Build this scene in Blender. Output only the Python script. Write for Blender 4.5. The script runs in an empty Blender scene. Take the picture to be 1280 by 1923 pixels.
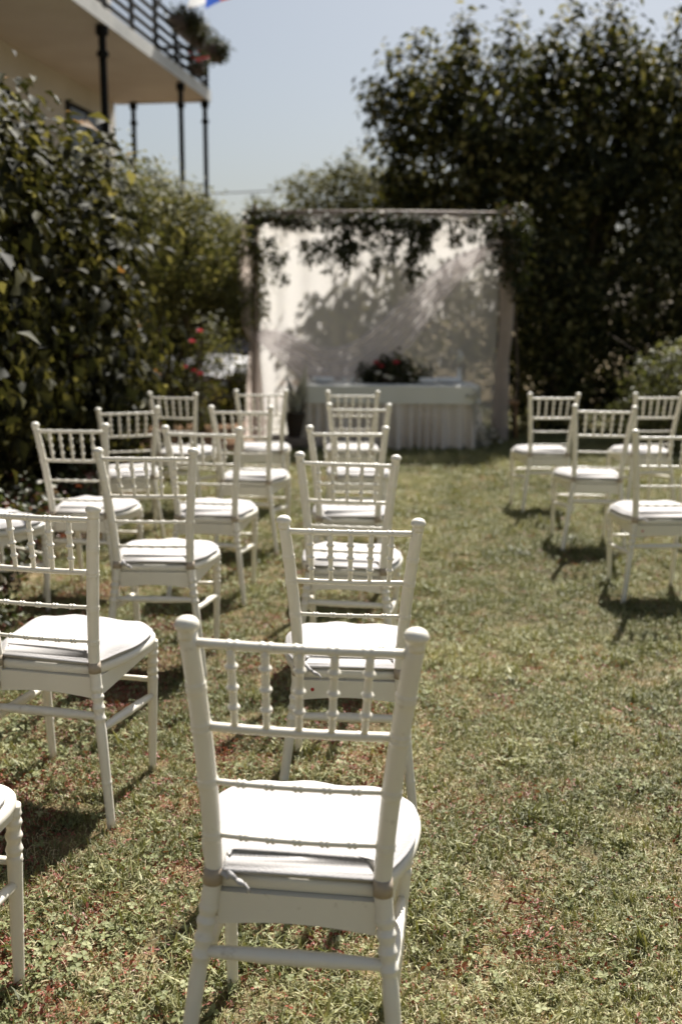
import bpy, math, random
import numpy as np
from mathutils import Vector, Matrix, Euler
S = bpy.context.scene
COL = S.collection
R = math.radians
rng = np.random.default_rng(7)
random.seed(7)

# ------------------------------------------------------------------ camera
cd = bpy.data.cameras.new('camera'); cam = bpy.data.objects.new('camera', cd); COL.objects.link(cam)
cd.sensor_fit = 'VERTICAL'; cd.sensor_height = 36; cd.sensor_width = 24
cd.lens = 35.04; cd.clip_start = .05; cd.clip_end = 2000
cam.matrix_world = Matrix.Translation((0, 0, 1.3867)) @ Matrix.Rotation(R(90) - .1964, 4, 'X') @ Matrix.Rotation(.0065, 4, 'Z')
cd.dof.use_dof = True; cd.dof.focus_distance = 2.3; cd.dof.aperture_fstop = 2.5
S.camera = cam
# ------------------------------------------------------------------ light
SUN = Vector((.2725, .7814, 1.0)).normalized()
w = bpy.data.worlds.new('World'); S.world = w; w.use_nodes = True
nt = w.node_tree; nt.nodes.clear()
sky = nt.nodes.new('ShaderNodeTexSky'); sky.sky_type = 'NISHITA'; sky.sun_disc = False
sky.sun_elevation = math.asin(SUN.z); sky.sun_rotation = math.atan2(SUN.x, SUN.y)
sky.air_density = 1.2; sky.dust_density = 2.2; sky.ozone_density = 2.5
hs = nt.nodes.new('ShaderNodeHueSaturation'); hs.inputs['Saturation'].default_value = .66; hs.inputs['Value'].default_value = .74
bg = nt.nodes.new('ShaderNodeBackground'); bg.inputs[1].default_value = .05
wo = nt.nodes.new('ShaderNodeOutputWorld')
nt.links.new(sky.outputs[0], hs.inputs['Color']); nt.links.new(hs.outputs[0], bg.inputs[0]); nt.links.new(bg.outputs[0], wo.inputs[0])
sl = bpy.data.lights.new('sun', 'SUN'); sl.energy = 5.0; sl.angle = R(.53); sl.color = (1, .955, .89)
so = bpy.data.objects.new('sun', sl); COL.objects.link(so); so.rotation_euler = SUN.to_track_quat('Z', 'Y').to_euler()
S.view_settings.view_transform = 'Standard'; S.view_settings.look = 'None'
S.view_settings.exposure = 1.16; S.view_settings.gamma = 1; S.view_settings.use_curve_mapping = False
S.render.engine = 'CYCLES'
S.cycles.max_bounces = 8; S.cycles.transparent_max_bounces = 24

# ------------------------------------------------------------------ helpers
def tag(o, label=None, cat=None, group=None, kind=None):
    for k, v in (('label', label), ('category', cat), ('group', group), ('kind', kind)):
        if v: o[k] = v
    return o

def empty(name, loc=(0, 0, 0), rz=0):
    o = bpy.data.objects.new(name, None); COL.objects.link(o); o.location = loc; o.rotation_euler = (0, 0, rz)
    o.empty_display_size = .1
    return o

def obj(name, data, mat=None, parent=None, loc=None):
    o = bpy.data.objects.new(name, data); COL.objects.link(o)
    if mat is not None and not data.materials: data.materials.append(mat)
    if parent: o.parent = parent
    if loc: o.location = loc
    return o

def mesh(name, V, F, smooth=True, attr=None, uv=None):
    me = bpy.data.meshes.new(name)
    me.from_pydata([tuple(v) for v in V], [], [tuple(f) for f in F])
    if smooth: me.shade_smooth()
    if attr is not None:
        a = me.attributes.new('rnd', 'FLOAT', 'FACE'); a.data.foreach_set('value', np.asarray(attr, dtype=np.float32))
    me.update(); return me

def fast_mesh(name, V, F, k, rnd=None, smooth=False):
    """V (n,3) array, F (m,k) array"""
    me = bpy.data.meshes.new(name); V = np.asarray(V, np.float32); F = np.asarray(F, np.int32)
    me.vertices.add(len(V)); me.vertices.foreach_set('co', V.ravel())
    me.loops.add(F.size); me.loops.foreach_set('vertex_index', F.ravel())
    me.polygons.add(len(F)); me.polygons.foreach_set('loop_start', np.arange(0, F.size, k, dtype=np.int32))
    me.update(calc_edges=True)
    if rnd is not None:
        a = me.attributes.new('rnd', 'FLOAT', 'FACE'); a.data.foreach_set('value', np.asarray(rnd, np.float32))
    if smooth: me.shade_smooth()
    return me

class MB:
    """collects shapes for one mesh object"""
    def __init__(s): s.V = []; s.F = []
    def add(s, V, F):
        n = len(s.V); s.V += [tuple(v) for v in V]; s.F += [tuple(i + n for i in f) for f in F]; return s
    def box(s, x0, x1, y0, y1, z0, z1, b=0):
        if b <= 0:
            V = [(x, y, z) for z in (z0, z1) for y in (y0, y1) for x in (x0, x1)]
            F = [(0, 2, 3, 1), (4, 5, 7, 6), (0, 1, 5, 4), (2, 6, 7, 3), (0, 4, 6, 2), (1, 3, 7, 5)]
            return s.add(V, F)
        V = []; F = []
        for (z, i) in ((z0, b), (z0 + b, 0), (z1 - b, 0), (z1, b)):
            for (x, y) in ((x0 + b, y0 + i), (x1 - b, y0 + i), (x1 - i, y0 + b), (x1 - i, y1 - b), (x1 - b, y1 - i), (x0 + b, y1 - i), (x0 + i, y1 - b), (x0 + i, y0 + b)):
                V.append((x, y, z))
        for r in range(3):
            for k in range(8):
                F.append((r * 8 + k, r * 8 + (k + 1) % 8, r * 8 + 8 + (k + 1) % 8, r * 8 + 8 + k))
        F += [tuple(range(7, -1, -1)), tuple(range(24, 32))]
        return s.add(V, F)
    def tube(s, P, rad, seg=10, cap=True, up=(0, 0, 1), flat=1.0):
        P = [Vector(p) for p in P]; n = len(P)
        if not hasattr(rad, '__len__'): rad = [rad] * n
        V = []; F = []; up = Vector(up); N = None
        for i, p in enumerate(P):
            t = (P[min(i + 1, n - 1)] - P[max(i - 1, 0)])
            if t.length < 1e-9: t = Vector((0, 0, 1))
            t.normalize()
            if N is None:
                a = Vector((1, 0, 0)) if abs(t.x) < .8 else Vector((0, 1, 0))
                N = (a - t * a.dot(t)).normalized()
            else:
                N = (N - t * N.dot(t)).normalized()
            B = t.cross(N)
            for k in range(seg):
                a = 2 * math.pi * k / seg
                V.append(p + N * math.cos(a) * rad[i] + B * math.sin(a) * rad[i] * flat)
        for i in range(n - 1):
            for k in range(seg):
                F.append((i * seg + k, i * seg + (k + 1) % seg, (i + 1) * seg + (k + 1) % seg, (i + 1) * seg + k))
        if cap: F += [tuple(range(seg - 1, -1, -1)), tuple(range((n - 1) * seg, n * seg))]
        return s.add(V, F)
    def lathe(s, prof, seg=20, c=(0, 0, 0)):
        V = []; F = []; n = len(prof)
        for r, z in prof:
            for k in range(seg):
                a = 2 * math.pi * k / seg; V.append((c[0] + r * math.cos(a), c[1] + r * math.sin(a), c[2] + z))
        for i in range(n - 1):
            for k in range(seg):
                F.append((i * seg + k, i * seg + (k + 1) % seg, (i + 1) * seg + (k + 1) % seg, (i + 1) * seg + k))
        F += [tuple(range(seg - 1, -1, -1)), tuple(range((n - 1) * seg, n * seg))]
        return s.add(V, F)
    def me(s, name, smooth=True):
        return mesh(name, s.V, s.F, smooth)
    def build(s, name, mat, parent=None, smooth=True, angle=None):
        me = s.me(name, smooth)
        if smooth and angle:
            me.set_sharp_from_angle(angle=R(angle))
        return obj(name, me, mat, parent)

# ------------------------------------------------------------------ materials
def mat(name, col, rough=.5, spec=.5, bump=0, bscale=50, col2=None, cscale=8, metal=0, transl=0, transp=0, thr=(.35, .65), coord='Object', coat=0):
    m = bpy.data.materials.new(name); m.use_nodes = True; t = m.node_tree; t.nodes.clear()
    out = t.nodes.new('ShaderNodeOutputMaterial'); p = t.nodes.new('ShaderNodeBsdfPrincipled')
    p.inputs['Base Color'].default_value = (*col, 1); p.inputs['Roughness'].default_value = rough
    p.inputs['Specular IOR Level'].default_value = spec; p.inputs['Metallic'].default_value = metal
    p.inputs['Coat Weight'].default_value = coat
    tc = t.nodes.new('ShaderNodeTexCoord')
    last = p.outputs[0]; csock = None
    if col2 is not None:
        n = t.nodes.new('ShaderNodeTexNoise'); n.inputs['Scale'].default_value = cscale; n.inputs['Detail'].default_value = 6
        t.links.new(tc.outputs[coord], n.inputs['Vector'])
        r = t.nodes.new('ShaderNodeValToRGB'); r.color_ramp.elements[0].position = thr[0]; r.color_ramp.elements[1].position = thr[1]
        r.color_ramp.elements[0].color = (*col, 1); r.color_ramp.elements[1].color = (*col2, 1)
        t.links.new(n.outputs[0], r.inputs[0]); t.links.new(r.outputs[0], p.inputs['Base Color']); csock = r.outputs[0]
    if bump:
        n2 = t.nodes.new('ShaderNodeTexNoise'); n2.inputs['Scale'].default_value = bscale; n2.inputs['Detail'].default_value = 4
        t.links.new(tc.outputs[coord], n2.inputs['Vector'])
        b = t.nodes.new('ShaderNodeBump'); b.inputs['Strength'].default_value = bump; b.inputs['Distance'].default_value = .01
        t.links.new(n2.outputs[0], b.inputs['Height']); t.links.new(b.outputs[0], p.inputs['Normal'])
    if transl:
        tr = t.nodes.new('ShaderNodeBsdfTranslucent'); tr.inputs[0].default_value = (*col, 1)
        if csock: t.links.new(csock, tr.inputs[0])
        mx = t.nodes.new('ShaderNodeMixShader'); mx.inputs[0].default_value = transl
        t.links.new(last, mx.inputs[1]); t.links.new(tr.outputs[0], mx.inputs[2]); last = mx.outputs[0]
    if transp:
        tp = t.nodes.new('ShaderNodeBsdfTransparent'); mx = t.nodes.new('ShaderNodeMixShader'); mx.inputs[0].default_value = transp
        t.links.new(last, mx.inputs[1]); t.links.new(tp.outputs[0], mx.inputs[2]); last = mx.outputs[0]
    t.links.new(last, out.inputs[0]); return m

def leaf_mat(name, stops, rough=.42, transl=.3, spec=.5, inst=False, tcol=(1.3, 1.35, .6)):
    """stops: list of (pos, colour) along each leaf's own random value"""
    m = bpy.data.materials.new(name); m.use_nodes = True; t = m.node_tree; t.nodes.clear()
    out = t.nodes.new('ShaderNodeOutputMaterial'); p = t.nodes.new('ShaderNodeBsdfPrincipled')
    a = t.nodes.new('ShaderNodeAttribute'); a.attribute_name = 'tint' if inst else 'rnd'
    if inst: a.attribute_type = 'INSTANCER'
    r = t.nodes.new('ShaderNodeValToRGB'); e = r.color_ramp.elements
    while len(e) < len(stops): e.new(.5)
    for el, (q, c) in zip(e, stops): el.position = q; el.color = (*c, 1)
    if inst:
        a2 = t.nodes.new('ShaderNodeAttribute'); a2.attribute_name = 'rnd'
        ad = t.nodes.new('ShaderNodeMath'); ad.operation = 'MULTIPLY_ADD'; ad.inputs[1].default_value = .45
        t.links.new(a2.outputs['Fac'], ad.inputs[0]); 
        ml = t.nodes.new('ShaderNodeMath'); ml.operation = 'MULTIPLY'; ml.inputs[1].default_value = .55
        t.links.new(a.outputs['Fac'], ml.inputs[0]); t.links.new(ml.outputs[0], ad.inputs[2]); t.links.new(ad.outputs[0], r.inputs[0])
    else:
        t.links.new(a.outputs['Fac'], r.inputs[0])
    p.inputs['Roughness'].default_value = rough; p.inputs['Specular IOR Level'].default_value = spec
    t.links.new(r.outputs[0], p.inputs['Base Color'])
    tr = t.nodes.new('ShaderNodeBsdfTranslucent')
    g = t.nodes.new('ShaderNodeMix'); g.data_type = 'RGBA'; g.blend_type = 'MULTIPLY'; g.inputs[0].default_value = 1; g.inputs['B'].default_value = (1.3, 1.35, .6, 1)
    g.inputs['B'].default_value = (*tcol, 1); t.links.new(r.outputs[0], g.inputs['A']); t.links.new(g.outputs['Result'], tr.inputs[0])
    mx = t.nodes.new('ShaderNodeMixShader'); mx.inputs[0].default_value = transl
    t.links.new(p.outputs[0], mx.inputs[1]); t.links.new(tr.outputs[0], mx.inputs[2]); t.links.new(mx.outputs[0], out.inputs[0])
    return m

M = {}
M['white'] = mat('white_resin', (.84, .80, .70), .33, .5, bump=.04, bscale=60, col2=(.80, .755, .65), cscale=5)
def vary(m, amt):
    t = m.node_tree; p = [n for n in t.nodes if n.type == 'BSDF_PRINCIPLED'][0]; oi = t.nodes.new('ShaderNodeObjectInfo')
    mr = t.nodes.new('ShaderNodeMapRange'); mr.inputs['To Min'].default_value = 1 - amt; mr.inputs['To Max'].default_value = 1
    mx = t.nodes.new('ShaderNodeMix'); mx.data_type = 'RGBA'; mx.blend_type = 'MULTIPLY'; mx.inputs[0].default_value = 1
    src = p.inputs['Base Color'].links[0].from_socket if p.inputs['Base Color'].links else None
    if src: t.links.new(src, mx.inputs['A'])
    else: mx.inputs['A'].default_value = p.inputs['Base Color'].default_value
    t.links.new(oi.outputs['Random'], mr.inputs[0]); t.links.new(mr.outputs[0], mx.inputs['B']); t.links.new(mx.outputs['Result'], p.inputs['Base Color'])
vary(M['white'], .07)
def scuff(m):
    t = m.node_tree; p = [n for n in t.nodes if n.type == 'BSDF_PRINCIPLED'][0]; src = p.inputs['Base Color'].links[0].from_socket
    g = t.nodes.new('ShaderNodeNewGeometry'); n = t.nodes.new('ShaderNodeTexNoise'); n.inputs['Scale'].default_value = 38; n.inputs['Detail'].default_value = 8
    t.links.new(g.outputs['Position'], n.inputs['Vector']); r = t.nodes.new('ShaderNodeValToRGB'); r.color_ramp.elements[0].position = .66; r.color_ramp.elements[1].position = .76
    r.color_ramp.elements[0].color = (0, 0, 0, 1); r.color_ramp.elements[1].color = (.5, .5, .5, 1); t.links.new(n.outputs[0], r.inputs[0])
    mx = t.nodes.new('ShaderNodeMix'); mx.data_type = 'RGBA'; mx.inputs['B'].default_value = (.42, .36, .27, 1); t.links.new(r.outputs[0], mx.inputs[0]); t.links.new(src, mx.inputs['A']); t.links.new(mx.outputs['Result'], p.inputs['Base Color'])
scuff(M['white'])
M['pad'] = mat('tan_pad', (.40, .33, .25), .6)
M['cushion'] = mat('cushion_fabric', (.46, .445, .435), .85, .2, bump=.25, bscale=300)
M['sticker'] = mat('red_sticker', (.42, .012, .012), .5)
M['bark'] = mat('bark', (.07, .05, .035), .9, bump=1, bscale=30, col2=(.13, .10, .075), cscale=12)
M['leaf_tree'] = leaf_mat('tree_leaves', [(.1, (.008, .011, .004)), (.45, (.026, .030, .010)), (.68, (.075, .076, .026)), (.88, (.22, .20, .085))], .6, .32, spec=.15, tcol=(1.6, 1.5, .7))  # paler stops put sunlit leaf clusters into the colour, scattered at random
M['leaf_vine'] = leaf_mat('vine_leaves', [(0, (.008, .010, .004)), (.5, (.024, .025, .010)), (.78, (.085, .080, .03)), (.93, (.22, .205, .10)), (1, (.22, .10, .04))], .6, .30, spec=.09, tcol=(1.6, 1.5, .8))
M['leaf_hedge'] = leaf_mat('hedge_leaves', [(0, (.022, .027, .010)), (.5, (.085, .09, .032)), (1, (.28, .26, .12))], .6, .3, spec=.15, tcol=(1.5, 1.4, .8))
M['leaf_back'] = leaf_mat('back_tree_leaves', [(0, (.045, .05, .018)), (.6, (.10, .10, .035)), (1, (.19, .175, .075))], .6, .3, spec=.15, tcol=(1.5, 1.4, .8))
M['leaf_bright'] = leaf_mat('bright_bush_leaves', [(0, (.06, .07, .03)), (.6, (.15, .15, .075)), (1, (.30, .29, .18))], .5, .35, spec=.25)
M['leaf_dark'] = leaf_mat('garland_leaves', [(0, (.018, .024, .010)), (.6, (.038, .042, .018)), (1, (.08, .05, .03))], .5, .3, spec=.2)
M['leaf_bed'] = leaf_mat('bed_plant_leaves', [(0, (.04, .05, .025)), (.6, (.08, .09, .04)), (.75, (.14, .04, .035)), (1, (.20, .06, .05))], .5, .25)
M['leaf_palm'] = leaf_mat('striped_leaves', [(0, (.22, .22, .16)), (.5, (.45, .44, .36)), (1, (.74, .73, .68))], .4, .25, tcol=(.9, .88, .85))
M['petal_red'] = mat('red_petals', (.50, .05, .07), .6, transl=.3)
M['petal_white'] = mat('white_petals', (.78, .76, .70), .6, transl=.3)
M['sheer'] = mat('sheer_voile', (.86, .83, .79), .9, .1, transl=.66, transp=.34)
M['scarf'] = mat('sheer_scarf', (.84, .78, .78), .8, .1, transl=.4, transp=.34)
M['curtain'] = mat('curtain_voile', (.76, .68, .62), .9, .1, transl=.5, transp=.05)
M['cloth'] = mat('tablecloth_satin', (.80, .78, .70), .55, .3, bump=.1, bscale=40)
M['skirt'] = mat('table_skirt_cloth', (.74, .66, .57), .8, .2, bump=.1, bscale=80)
M['pole'] = mat('weathered_wood', (.26, .20, .15), .7, bump=.3, bscale=60, col2=(.18, .135, .10), cscale=10)
M['darkmetal'] = mat('dark_painted_metal', (.008, .008, .007), .7, .2)
M['plaster'] = mat('cream_plaster', (.72, .70, .66), .85, bump=.2, bscale=25, col2=(.63, .61, .56), cscale=1.5)
M['soffit'] = mat('tan_soffit', (.72, .70, .65), .85, col2=(.64, .61, .56), cscale=1.2)
M['fascia'] = mat('pale_fascia', (.68, .67, .62), .5, col2=(.50, .50, .47), cscale=2)
M['glass_dark'] = mat('dark_glass', (.012, .012, .014), .15, .25)
M['china'] = mat('white_china', (.80, .80, .80), .25)
M['napkin'] = mat('white_napkin', (.80, .80, .80), .8)
M['basket'] = mat('brown_wicker', (.05, .035, .025), .8, bump=1, bscale=40)
M['carpaint'] = mat('dark_car_paint', (.10, .10, .105), .5, .3)
M['chrome'] = mat('chrome', (.4, .4, .4), .3, metal=1)
M['lamp_glass'] = mat('headlight_glass', (.35, .37, .4), .3, .8)
M['tyre'] = mat('tyre_rubber', (.02, .02, .02), .9)
M['rim'] = mat('wheel_rim', (.4, .4, .42), .35, metal=.8)
M['wood'] = mat('varnished_wood', (.40, .22, .10), .5, col2=(.30, .16, .07), cscale=12)
M['wire'] = mat('cable', (.05, .05, .05), .7)
M['flagw'] = mat('flag_white', (.75, .75, .75), .8, transl=.4)
M['flagb'] = mat('flag_blue', (.04, .10, .42), .8, transl=.4)
M['flagr'] = mat('flag_red', (.62, .05, .04), .8, transl=.4)

# ------------------------------------------------------------------ chair positions (x, y, yaw, z, tilt x, tilt y)
CH = {
 'n1': (-.068, 1.698, -.083, -.015, -.043, .022), 'n2': (.030, 2.906, -.041, -.063, .027, .008),
 'A': (-.789, 2.798, -.190, -.013, .005, .007), 'B': (-.717, 3.963, -.075, -.032, -.013, -.013),
 'C': (-1.275, 5.073, -.183, -.056, 0, -.014), 'D': (-.659, 5.074, -.106, -.064, .014, .004),
 'E': (-1.411, 6.586, .264, -.110, .024, -.014), 'F': (-1.174, 7.531, -.274, -.096, .004, -.006),
 'G': (-.542, 6.149, -.195, -.064, .004, -.018), 'H': (-.600, 7.600, .028, -.078, -.001, -.001),
 'n3': (.035, 3.972, -.105, -.046, -.002, .013), 'n4': (.056, 5.010, -.098, -.055, -.001, -.007),
 'n5': (.109, 6.350, -.011, -.065, -.003, 0), 'n6': (.080, 7.602, .014, -.081, -.002, -.001),
 'R1': (1.537, 7.610, .117, -.087, .002, .007), 'R2': (1.576, 6.293, .035, -.062, -.006, .020),
 'R3': (1.646, 5.140, -.003, -.073, .010, -.010), 'R4': (2.295, 7.591, .176, -.080, -.004, .004),
 'R5': (2.44, 6.33, .06, -.075, 0, 0), 'I': (-1.66, 4.63, -.62, -.045, 0, 0), 'J': (-.868, 1.735, -.13, -.012, 0, 0),
}
_cx = np.array([c[0] for c in CH.values()]); _cy = np.array([c[1] for c in CH.values()]); _cz = np.array([c[3] for c in CH.values()])
_res = _cz - (-.0116 * _cy)
def gz(x, y):
    x = np.asarray(x, float); y = np.asarray(y, float)
    d2 = (x[..., None] - _cx) ** 2 + (y[..., None] - _cy) ** 2
    wt = np.exp(-d2 / (2 * .45 ** 2))
    base = np.where(y < 20, -.0116 * y, -.232)
    return base + (wt * _res).sum(-1) / (wt.sum(-1) + .3) - .004
def G(x, y): return float(gz(np.array([x]), np.array([y]))[0])

# ------------------------------------------------------------------ ground
def axis(a, fine0, fine1, step, far):
    c = list(np.arange(fine0, fine1 + 1e-6, step)); s = step; v = c[0]
    lo = []
    while v > -far: s *= 1.5; v -= s; lo.append(v)
    s = step; v = c[-1]; hi = []
    while v < far: s *= 1.5; v += s; hi.append(v)
    return np.array(lo[::-1] + c + hi)
ax = axis(0, -5, 6, .12, 300); ay = axis(0, -1, 14, .12, 300)
X, Y = np.meshgrid(ax, ay); Z = gz(X.ravel(), Y.ravel())
V = np.stack([X.ravel(), Y.ravel(), Z], 1); nx = len(ax); ny = len(ay)
idx = np.arange(nx * ny).reshape(ny, nx)
F = np.stack([idx[:-1, :-1], idx[:-1, 1:], idx[1:, 1:], idx[1:, :-1]], -1).reshape(-1, 4)
M['lawn'] = mat('lawn_ground', (.06, .052, .026), .95, .1, bump=1, bscale=90, col2=(.19, .14, .075), cscale=7, thr=(.35, .62))
ground = obj('ground', fast_mesh('ground', V, F, 4, smooth=True), M['lawn']); tag(ground, kind='structure')

# bare earth drive and soil bed, sheets just above the ground
def sheet(name, poly_fn, x0, x1, y0, y1, m, dz, n=24):
    xs = np.linspace(x0, x1, n); ys = np.linspace(y0, y1, n); V = []; F = []
    for j, yy in enumerate(ys):
        for i, t in enumerate(np.linspace(0, 1, n)):
            a, b = poly_fn(yy); xx = a + (b - a) * t; V.append((xx, yy, G(xx, yy) + dz))
    for j in range(n - 1):
        for i in range(n - 1): k = j * n + i; F.append((k, k + 1, k + n + 1, k + n))
    return tag(obj(name, mesh(name, V, F), m), kind='structure')
M['earth'] = mat('bare_earth', (.20, .115, .065), .95, .1, bump=1, bscale=40, col2=(.13, .08, .045), cscale=5)
M['soil'] = mat('bed_soil', (.055, .038, .024), .95, .1, bump=1, bscale=40, col2=(.10, .07, .045), cscale=9)
sheet('earth_drive', lambda y: (-7, -.98 + .12 * math.sin(y * 2.1)), -7, -1, 10.9, 26, M['earth'], .006)
sheet('soil_bed', lambda y: (-4.5, -1.72 + .07 * math.sin(y * 3.3) + .05 * (y > 8)), -4, -1.7, 2.2, 10.88, M['soil'], .010)

# ------------------------------------------------------------------ building
E0 = Vector((-2.60, 20.4, 0)); BK = Vector((-.1516, -.9884, 0)); LF = Vector((-.9884, .1516, 0))   # far corner, towards camera, inwards
def bpt(t, u, z): q = E0 + BK * t + LF * u; return (q.x, q.y, z)
def slab(mb, t0, t1, u0, u1, z0, z1):
    V = [bpt(t, u, z) for z in (z0, z1) for u in (u0, u1) for t in (t0, t1)]
    F = [(0, 2, 3, 1), (4, 5, 7, 6), (0, 1, 5, 4), (2, 6, 7, 3), (0, 4, 6, 2), (1, 3, 7, 5)]
    mb.add(V, F); return mb
house = tag(empty('house', (E0.x - 4, E0.y - 4, G(-6, 16))), 'cream two-storey house with a deep tan balcony underside rising over the left hedge', 'house')
def hpart(mb, name, m, parent=None, **k):
    o = mb.build(name, m, None, smooth=False); p = parent or house
    o.parent = p; o.matrix_parent_inverse = p.matrix_world.inverted(); return o
bpy.context.view_layer.update()
ZS = 5.4
def hp(mb, name, m, par=None):
    me = mb.me(name, False); o = obj(name, me, m); p = par or house
    o.parent = p
    off = house.location
    o.data.transform(Matrix.Translation(-off)); return o
g0 = -.4
hp(slab(MB(), 0.0, 22, 1.9, 9, g0, 9.5), 'wall', M['plaster'])
hp(slab(MB(), -.02, 22, 0, 1.897, ZS, ZS + .16), 'balcony_slab', M['soffit'])
hp(slab(MB(), -.04, 22, -.035, -.003, ZS - .02, ZS + .19), 'fascia', M['fascia'])
hp(slab(MB(), -.06, -.023, -.003, 1.9, ZS - .02, ZS + .19), 'fascia', M['fascia'])
WT0, WT1 = .75, 2.35
wf = hp(slab(MB(), WT0, WT1, 1.86, 1.897, 2.6, 5.0), 'window', M['darkmetal'])
hp(slab(MB(), WT0 + .1, WT0 + .76, 1.85, 1.858, 2.7, 4.9), 'pane', M['glass_dark'], wf)
hp(slab(MB(), WT0 + .84, WT1 - .1, 1.85, 1.858, 2.7, 4.9), 'pane', M['glass_dark'], wf)
wf = hp(slab(MB(), 9.3, 10.6, 1.86, 1.897, 2.75, 4.25), 'window', M['darkmetal'])
hp(slab(MB(), 9.4, 10.5, 1.85, 1.858, 2.85, 4.15), 'pane', M['glass_dark'], wf)
lampm = MB(); c = bpt(6.6, 1.8, 5.0); lampm.lathe([(.05, -.1), (.09, -.05), (.1, .04), (.05, .1), (.02, .12)], 12, c)
hp(lampm, 'wall_lamp', M['darkmetal'])
for t, u in ((0.06, .06), (1.58, .06), (5.2, .06), (9.2, .06), (0.06, 1.5)):
    mb = MB(); q = bpt(t, u, 0); r = .045 if t < 5 else .055
    mb.tube([(q[0], q[1], g0), (q[0], q[1], 3.2), (q[0], q[1], ZS - .14), (q[0], q[1], ZS - .13), (q[0], q[1], ZS - .02)], [r, r, r, r * 1.7, r * 1.7], 10)
    mb.tube([(q[0], q[1], ZS - .42), (q[0], q[1], ZS - .36)], [r * 1.6, r * 1.6], 10)
    hp(mb, 'post', M['darkmetal'])
for t in (0.0, .95, 1.9, 2.95, 4.05, 5.15, 6.3, 8.4, 10.5):
    hp(slab(MB(), t - .03, t + .03, .0, .06, ZS + .19, ZS + 1.0), 'railing_post', M['darkmetal'])
for u in (.95, 1.8):
    hp(slab(MB(), -.03, .03, u, u + .06, ZS + .19, ZS + 1.0), 'railing_post', M['darkmetal'])
for z in (.30, .46, .62, .79, .97):
    hp(slab(MB(), 0.04, 21, .008, .05, ZS + z - .028, ZS + z + .028), 'railing_bar', M['darkmetal'])
    hp(slab(MB(), -.02, .025, .07, 1.88, ZS + z - .028, ZS + z + .028), 'railing_bar', M['darkmetal'])

# ------------------------------------------------------------------ foliage
def leaf_cloud(P, N, size, aspect=.5, droop=.3, jitter=.8, fold=.25, svar=.35, r=rng):
    """one folded four-triangle leaf per point: P (n,3) positions, N (n,3) outward"""
    n = len(P)
    d = r.normal(size=(n, 3)); d /= np.linalg.norm(d, axis=1)[:, None]
    nn = N + d * jitter + np.array([0, 0, .35]); nn /= np.linalg.norm(nn, axis=1)[:, None]
    a = r.normal(size=(n, 3)) + N * .6 - np.array([0, 0, 1.]) * droop * 2
    a -= nn * (a * nn).sum(1)[:, None]; a /= np.linalg.norm(a, axis=1)[:, None]
    b = np.cross(nn, a); s = size * (1 + svar * r.normal(size=n)).clip(.45, 1.9)
    s = s[:, None]; w_ = s * aspect * .5
    base = P; tip = P + a * s - nn * s * .12
    mid = P + a * s * .5
    l = P + a * s * .42 + b * w_ + nn * s * fold * aspect; rr = P + a * s * .42 - b * w_ + nn * s * fold * aspect
    V = np.stack([base, l, tip, rr, mid], 1).reshape(-1, 3)
    k = (np.arange(n) * 5)[:, None]
    F = np.concatenate([k + np.array([0, 4, 1]), k + np.array([1, 4, 2]), k + np.array([0, 3, 4]), k + np.array([3, 2, 4])], 1).reshape(-1, 3)
    return V, F
def blob_points(blobs, n, spray=.16, per=14, shell=(.72, 1.04), lump=.14, r=rng):
    """twig sprays over lumpy ellipsoids"""
    areas = np.array([b[3] * b[4] + b[3] * b[5] + b[4] * b[5] for b in blobs]); areas = areas / areas.sum()
    ns = n // per; which = r.choice(len(blobs), ns, p=areas)
    B = np.array([b[:6] for b in blobs])[which]
    d = r.normal(size=(ns, 3)); d /= np.linalg.norm(d, axis=1)[:, None]
    f = shell[0] + (shell[1] - shell[0]) * r.random(ns) ** .45
    ph = which * 1.7
    f = f * (1 + lump * (np.sin(d[:, 0] * 5 + ph) + np.sin(d[:, 1] * 6 + ph * 2) + np.sin(d[:, 2] * 7 + ph * 3)) * .6)
    C = B[:, :3] + d * B[:, 3:] * f[:, None]
    P = np.repeat(C, per, 0) + r.normal(size=(ns * per, 3)) * spray * .5
    N = np.repeat(d, per, 0)
    rn = np.repeat(r.random(ns), per) * .55 + r.random(ns * per) * .45
    ok = P[:, 2] > -.1
    return P[ok], N[ok], rn[ok]
def crown(name, blobs, n, size, m, parent=None, off=(0, 0, 0), aspect=.5, droop=.3, spray=.16, per=14, shell=(.72, 1.04), lump=.14, extra=None, jitter=.8):
    P, N, rn = blob_points(blobs, n, spray, per, shell, lump)
    if extra is not None:
        P = np.concatenate([P, extra[0]]); N = np.concatenate([N, extra[1]]); rn = np.concatenate([rn, rng.random(len(extra[0]))])
    V, F = leaf_cloud(P, N, size, aspect, droop, jitter)
    V = V - np.array(off)
    return obj(name, fast_mesh(name, V, F, 3, np.repeat(rn, 4)), m, parent)
def limbs(root, targets, r0, off, sag=.1):
    mb = MB(); root = Vector(root) ; off = Vector(off)
    for t in targets:
        t = Vector(t); k = []; rr = []
        mid = root.lerp(t, .5) + Vector((random.uniform(-.2, .2), random.uniform(-.2, .2), .25))
        for i in range(9):
            s = i / 8; p = root.lerp(mid, s).lerp(mid.lerp(t, s), s) + Vector((math.sin(s * 9 + t.x) * .03, math.cos(s * 8 + t.y) * .03, 0))
            k.append(p - off); rr.append(r0 * (1 - s) ** .8 + .008)
        mb.tube(k, rr, 7)
        for j in range(5):
            s = random.uniform(.45, .95); p = root.lerp(mid, s).lerp(mid.lerp(t, s), s)
            e = p + Vector((random.uniform(-.6, .6), random.uniform(-.6, .6), random.uniform(-.1, .6)))
            mb.tube([p - off, p.lerp(e, .5) - off + Vector((0, 0, .05)), e - off], [r0 * .3, r0 * .2, .004], 5)
    return mb
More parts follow.
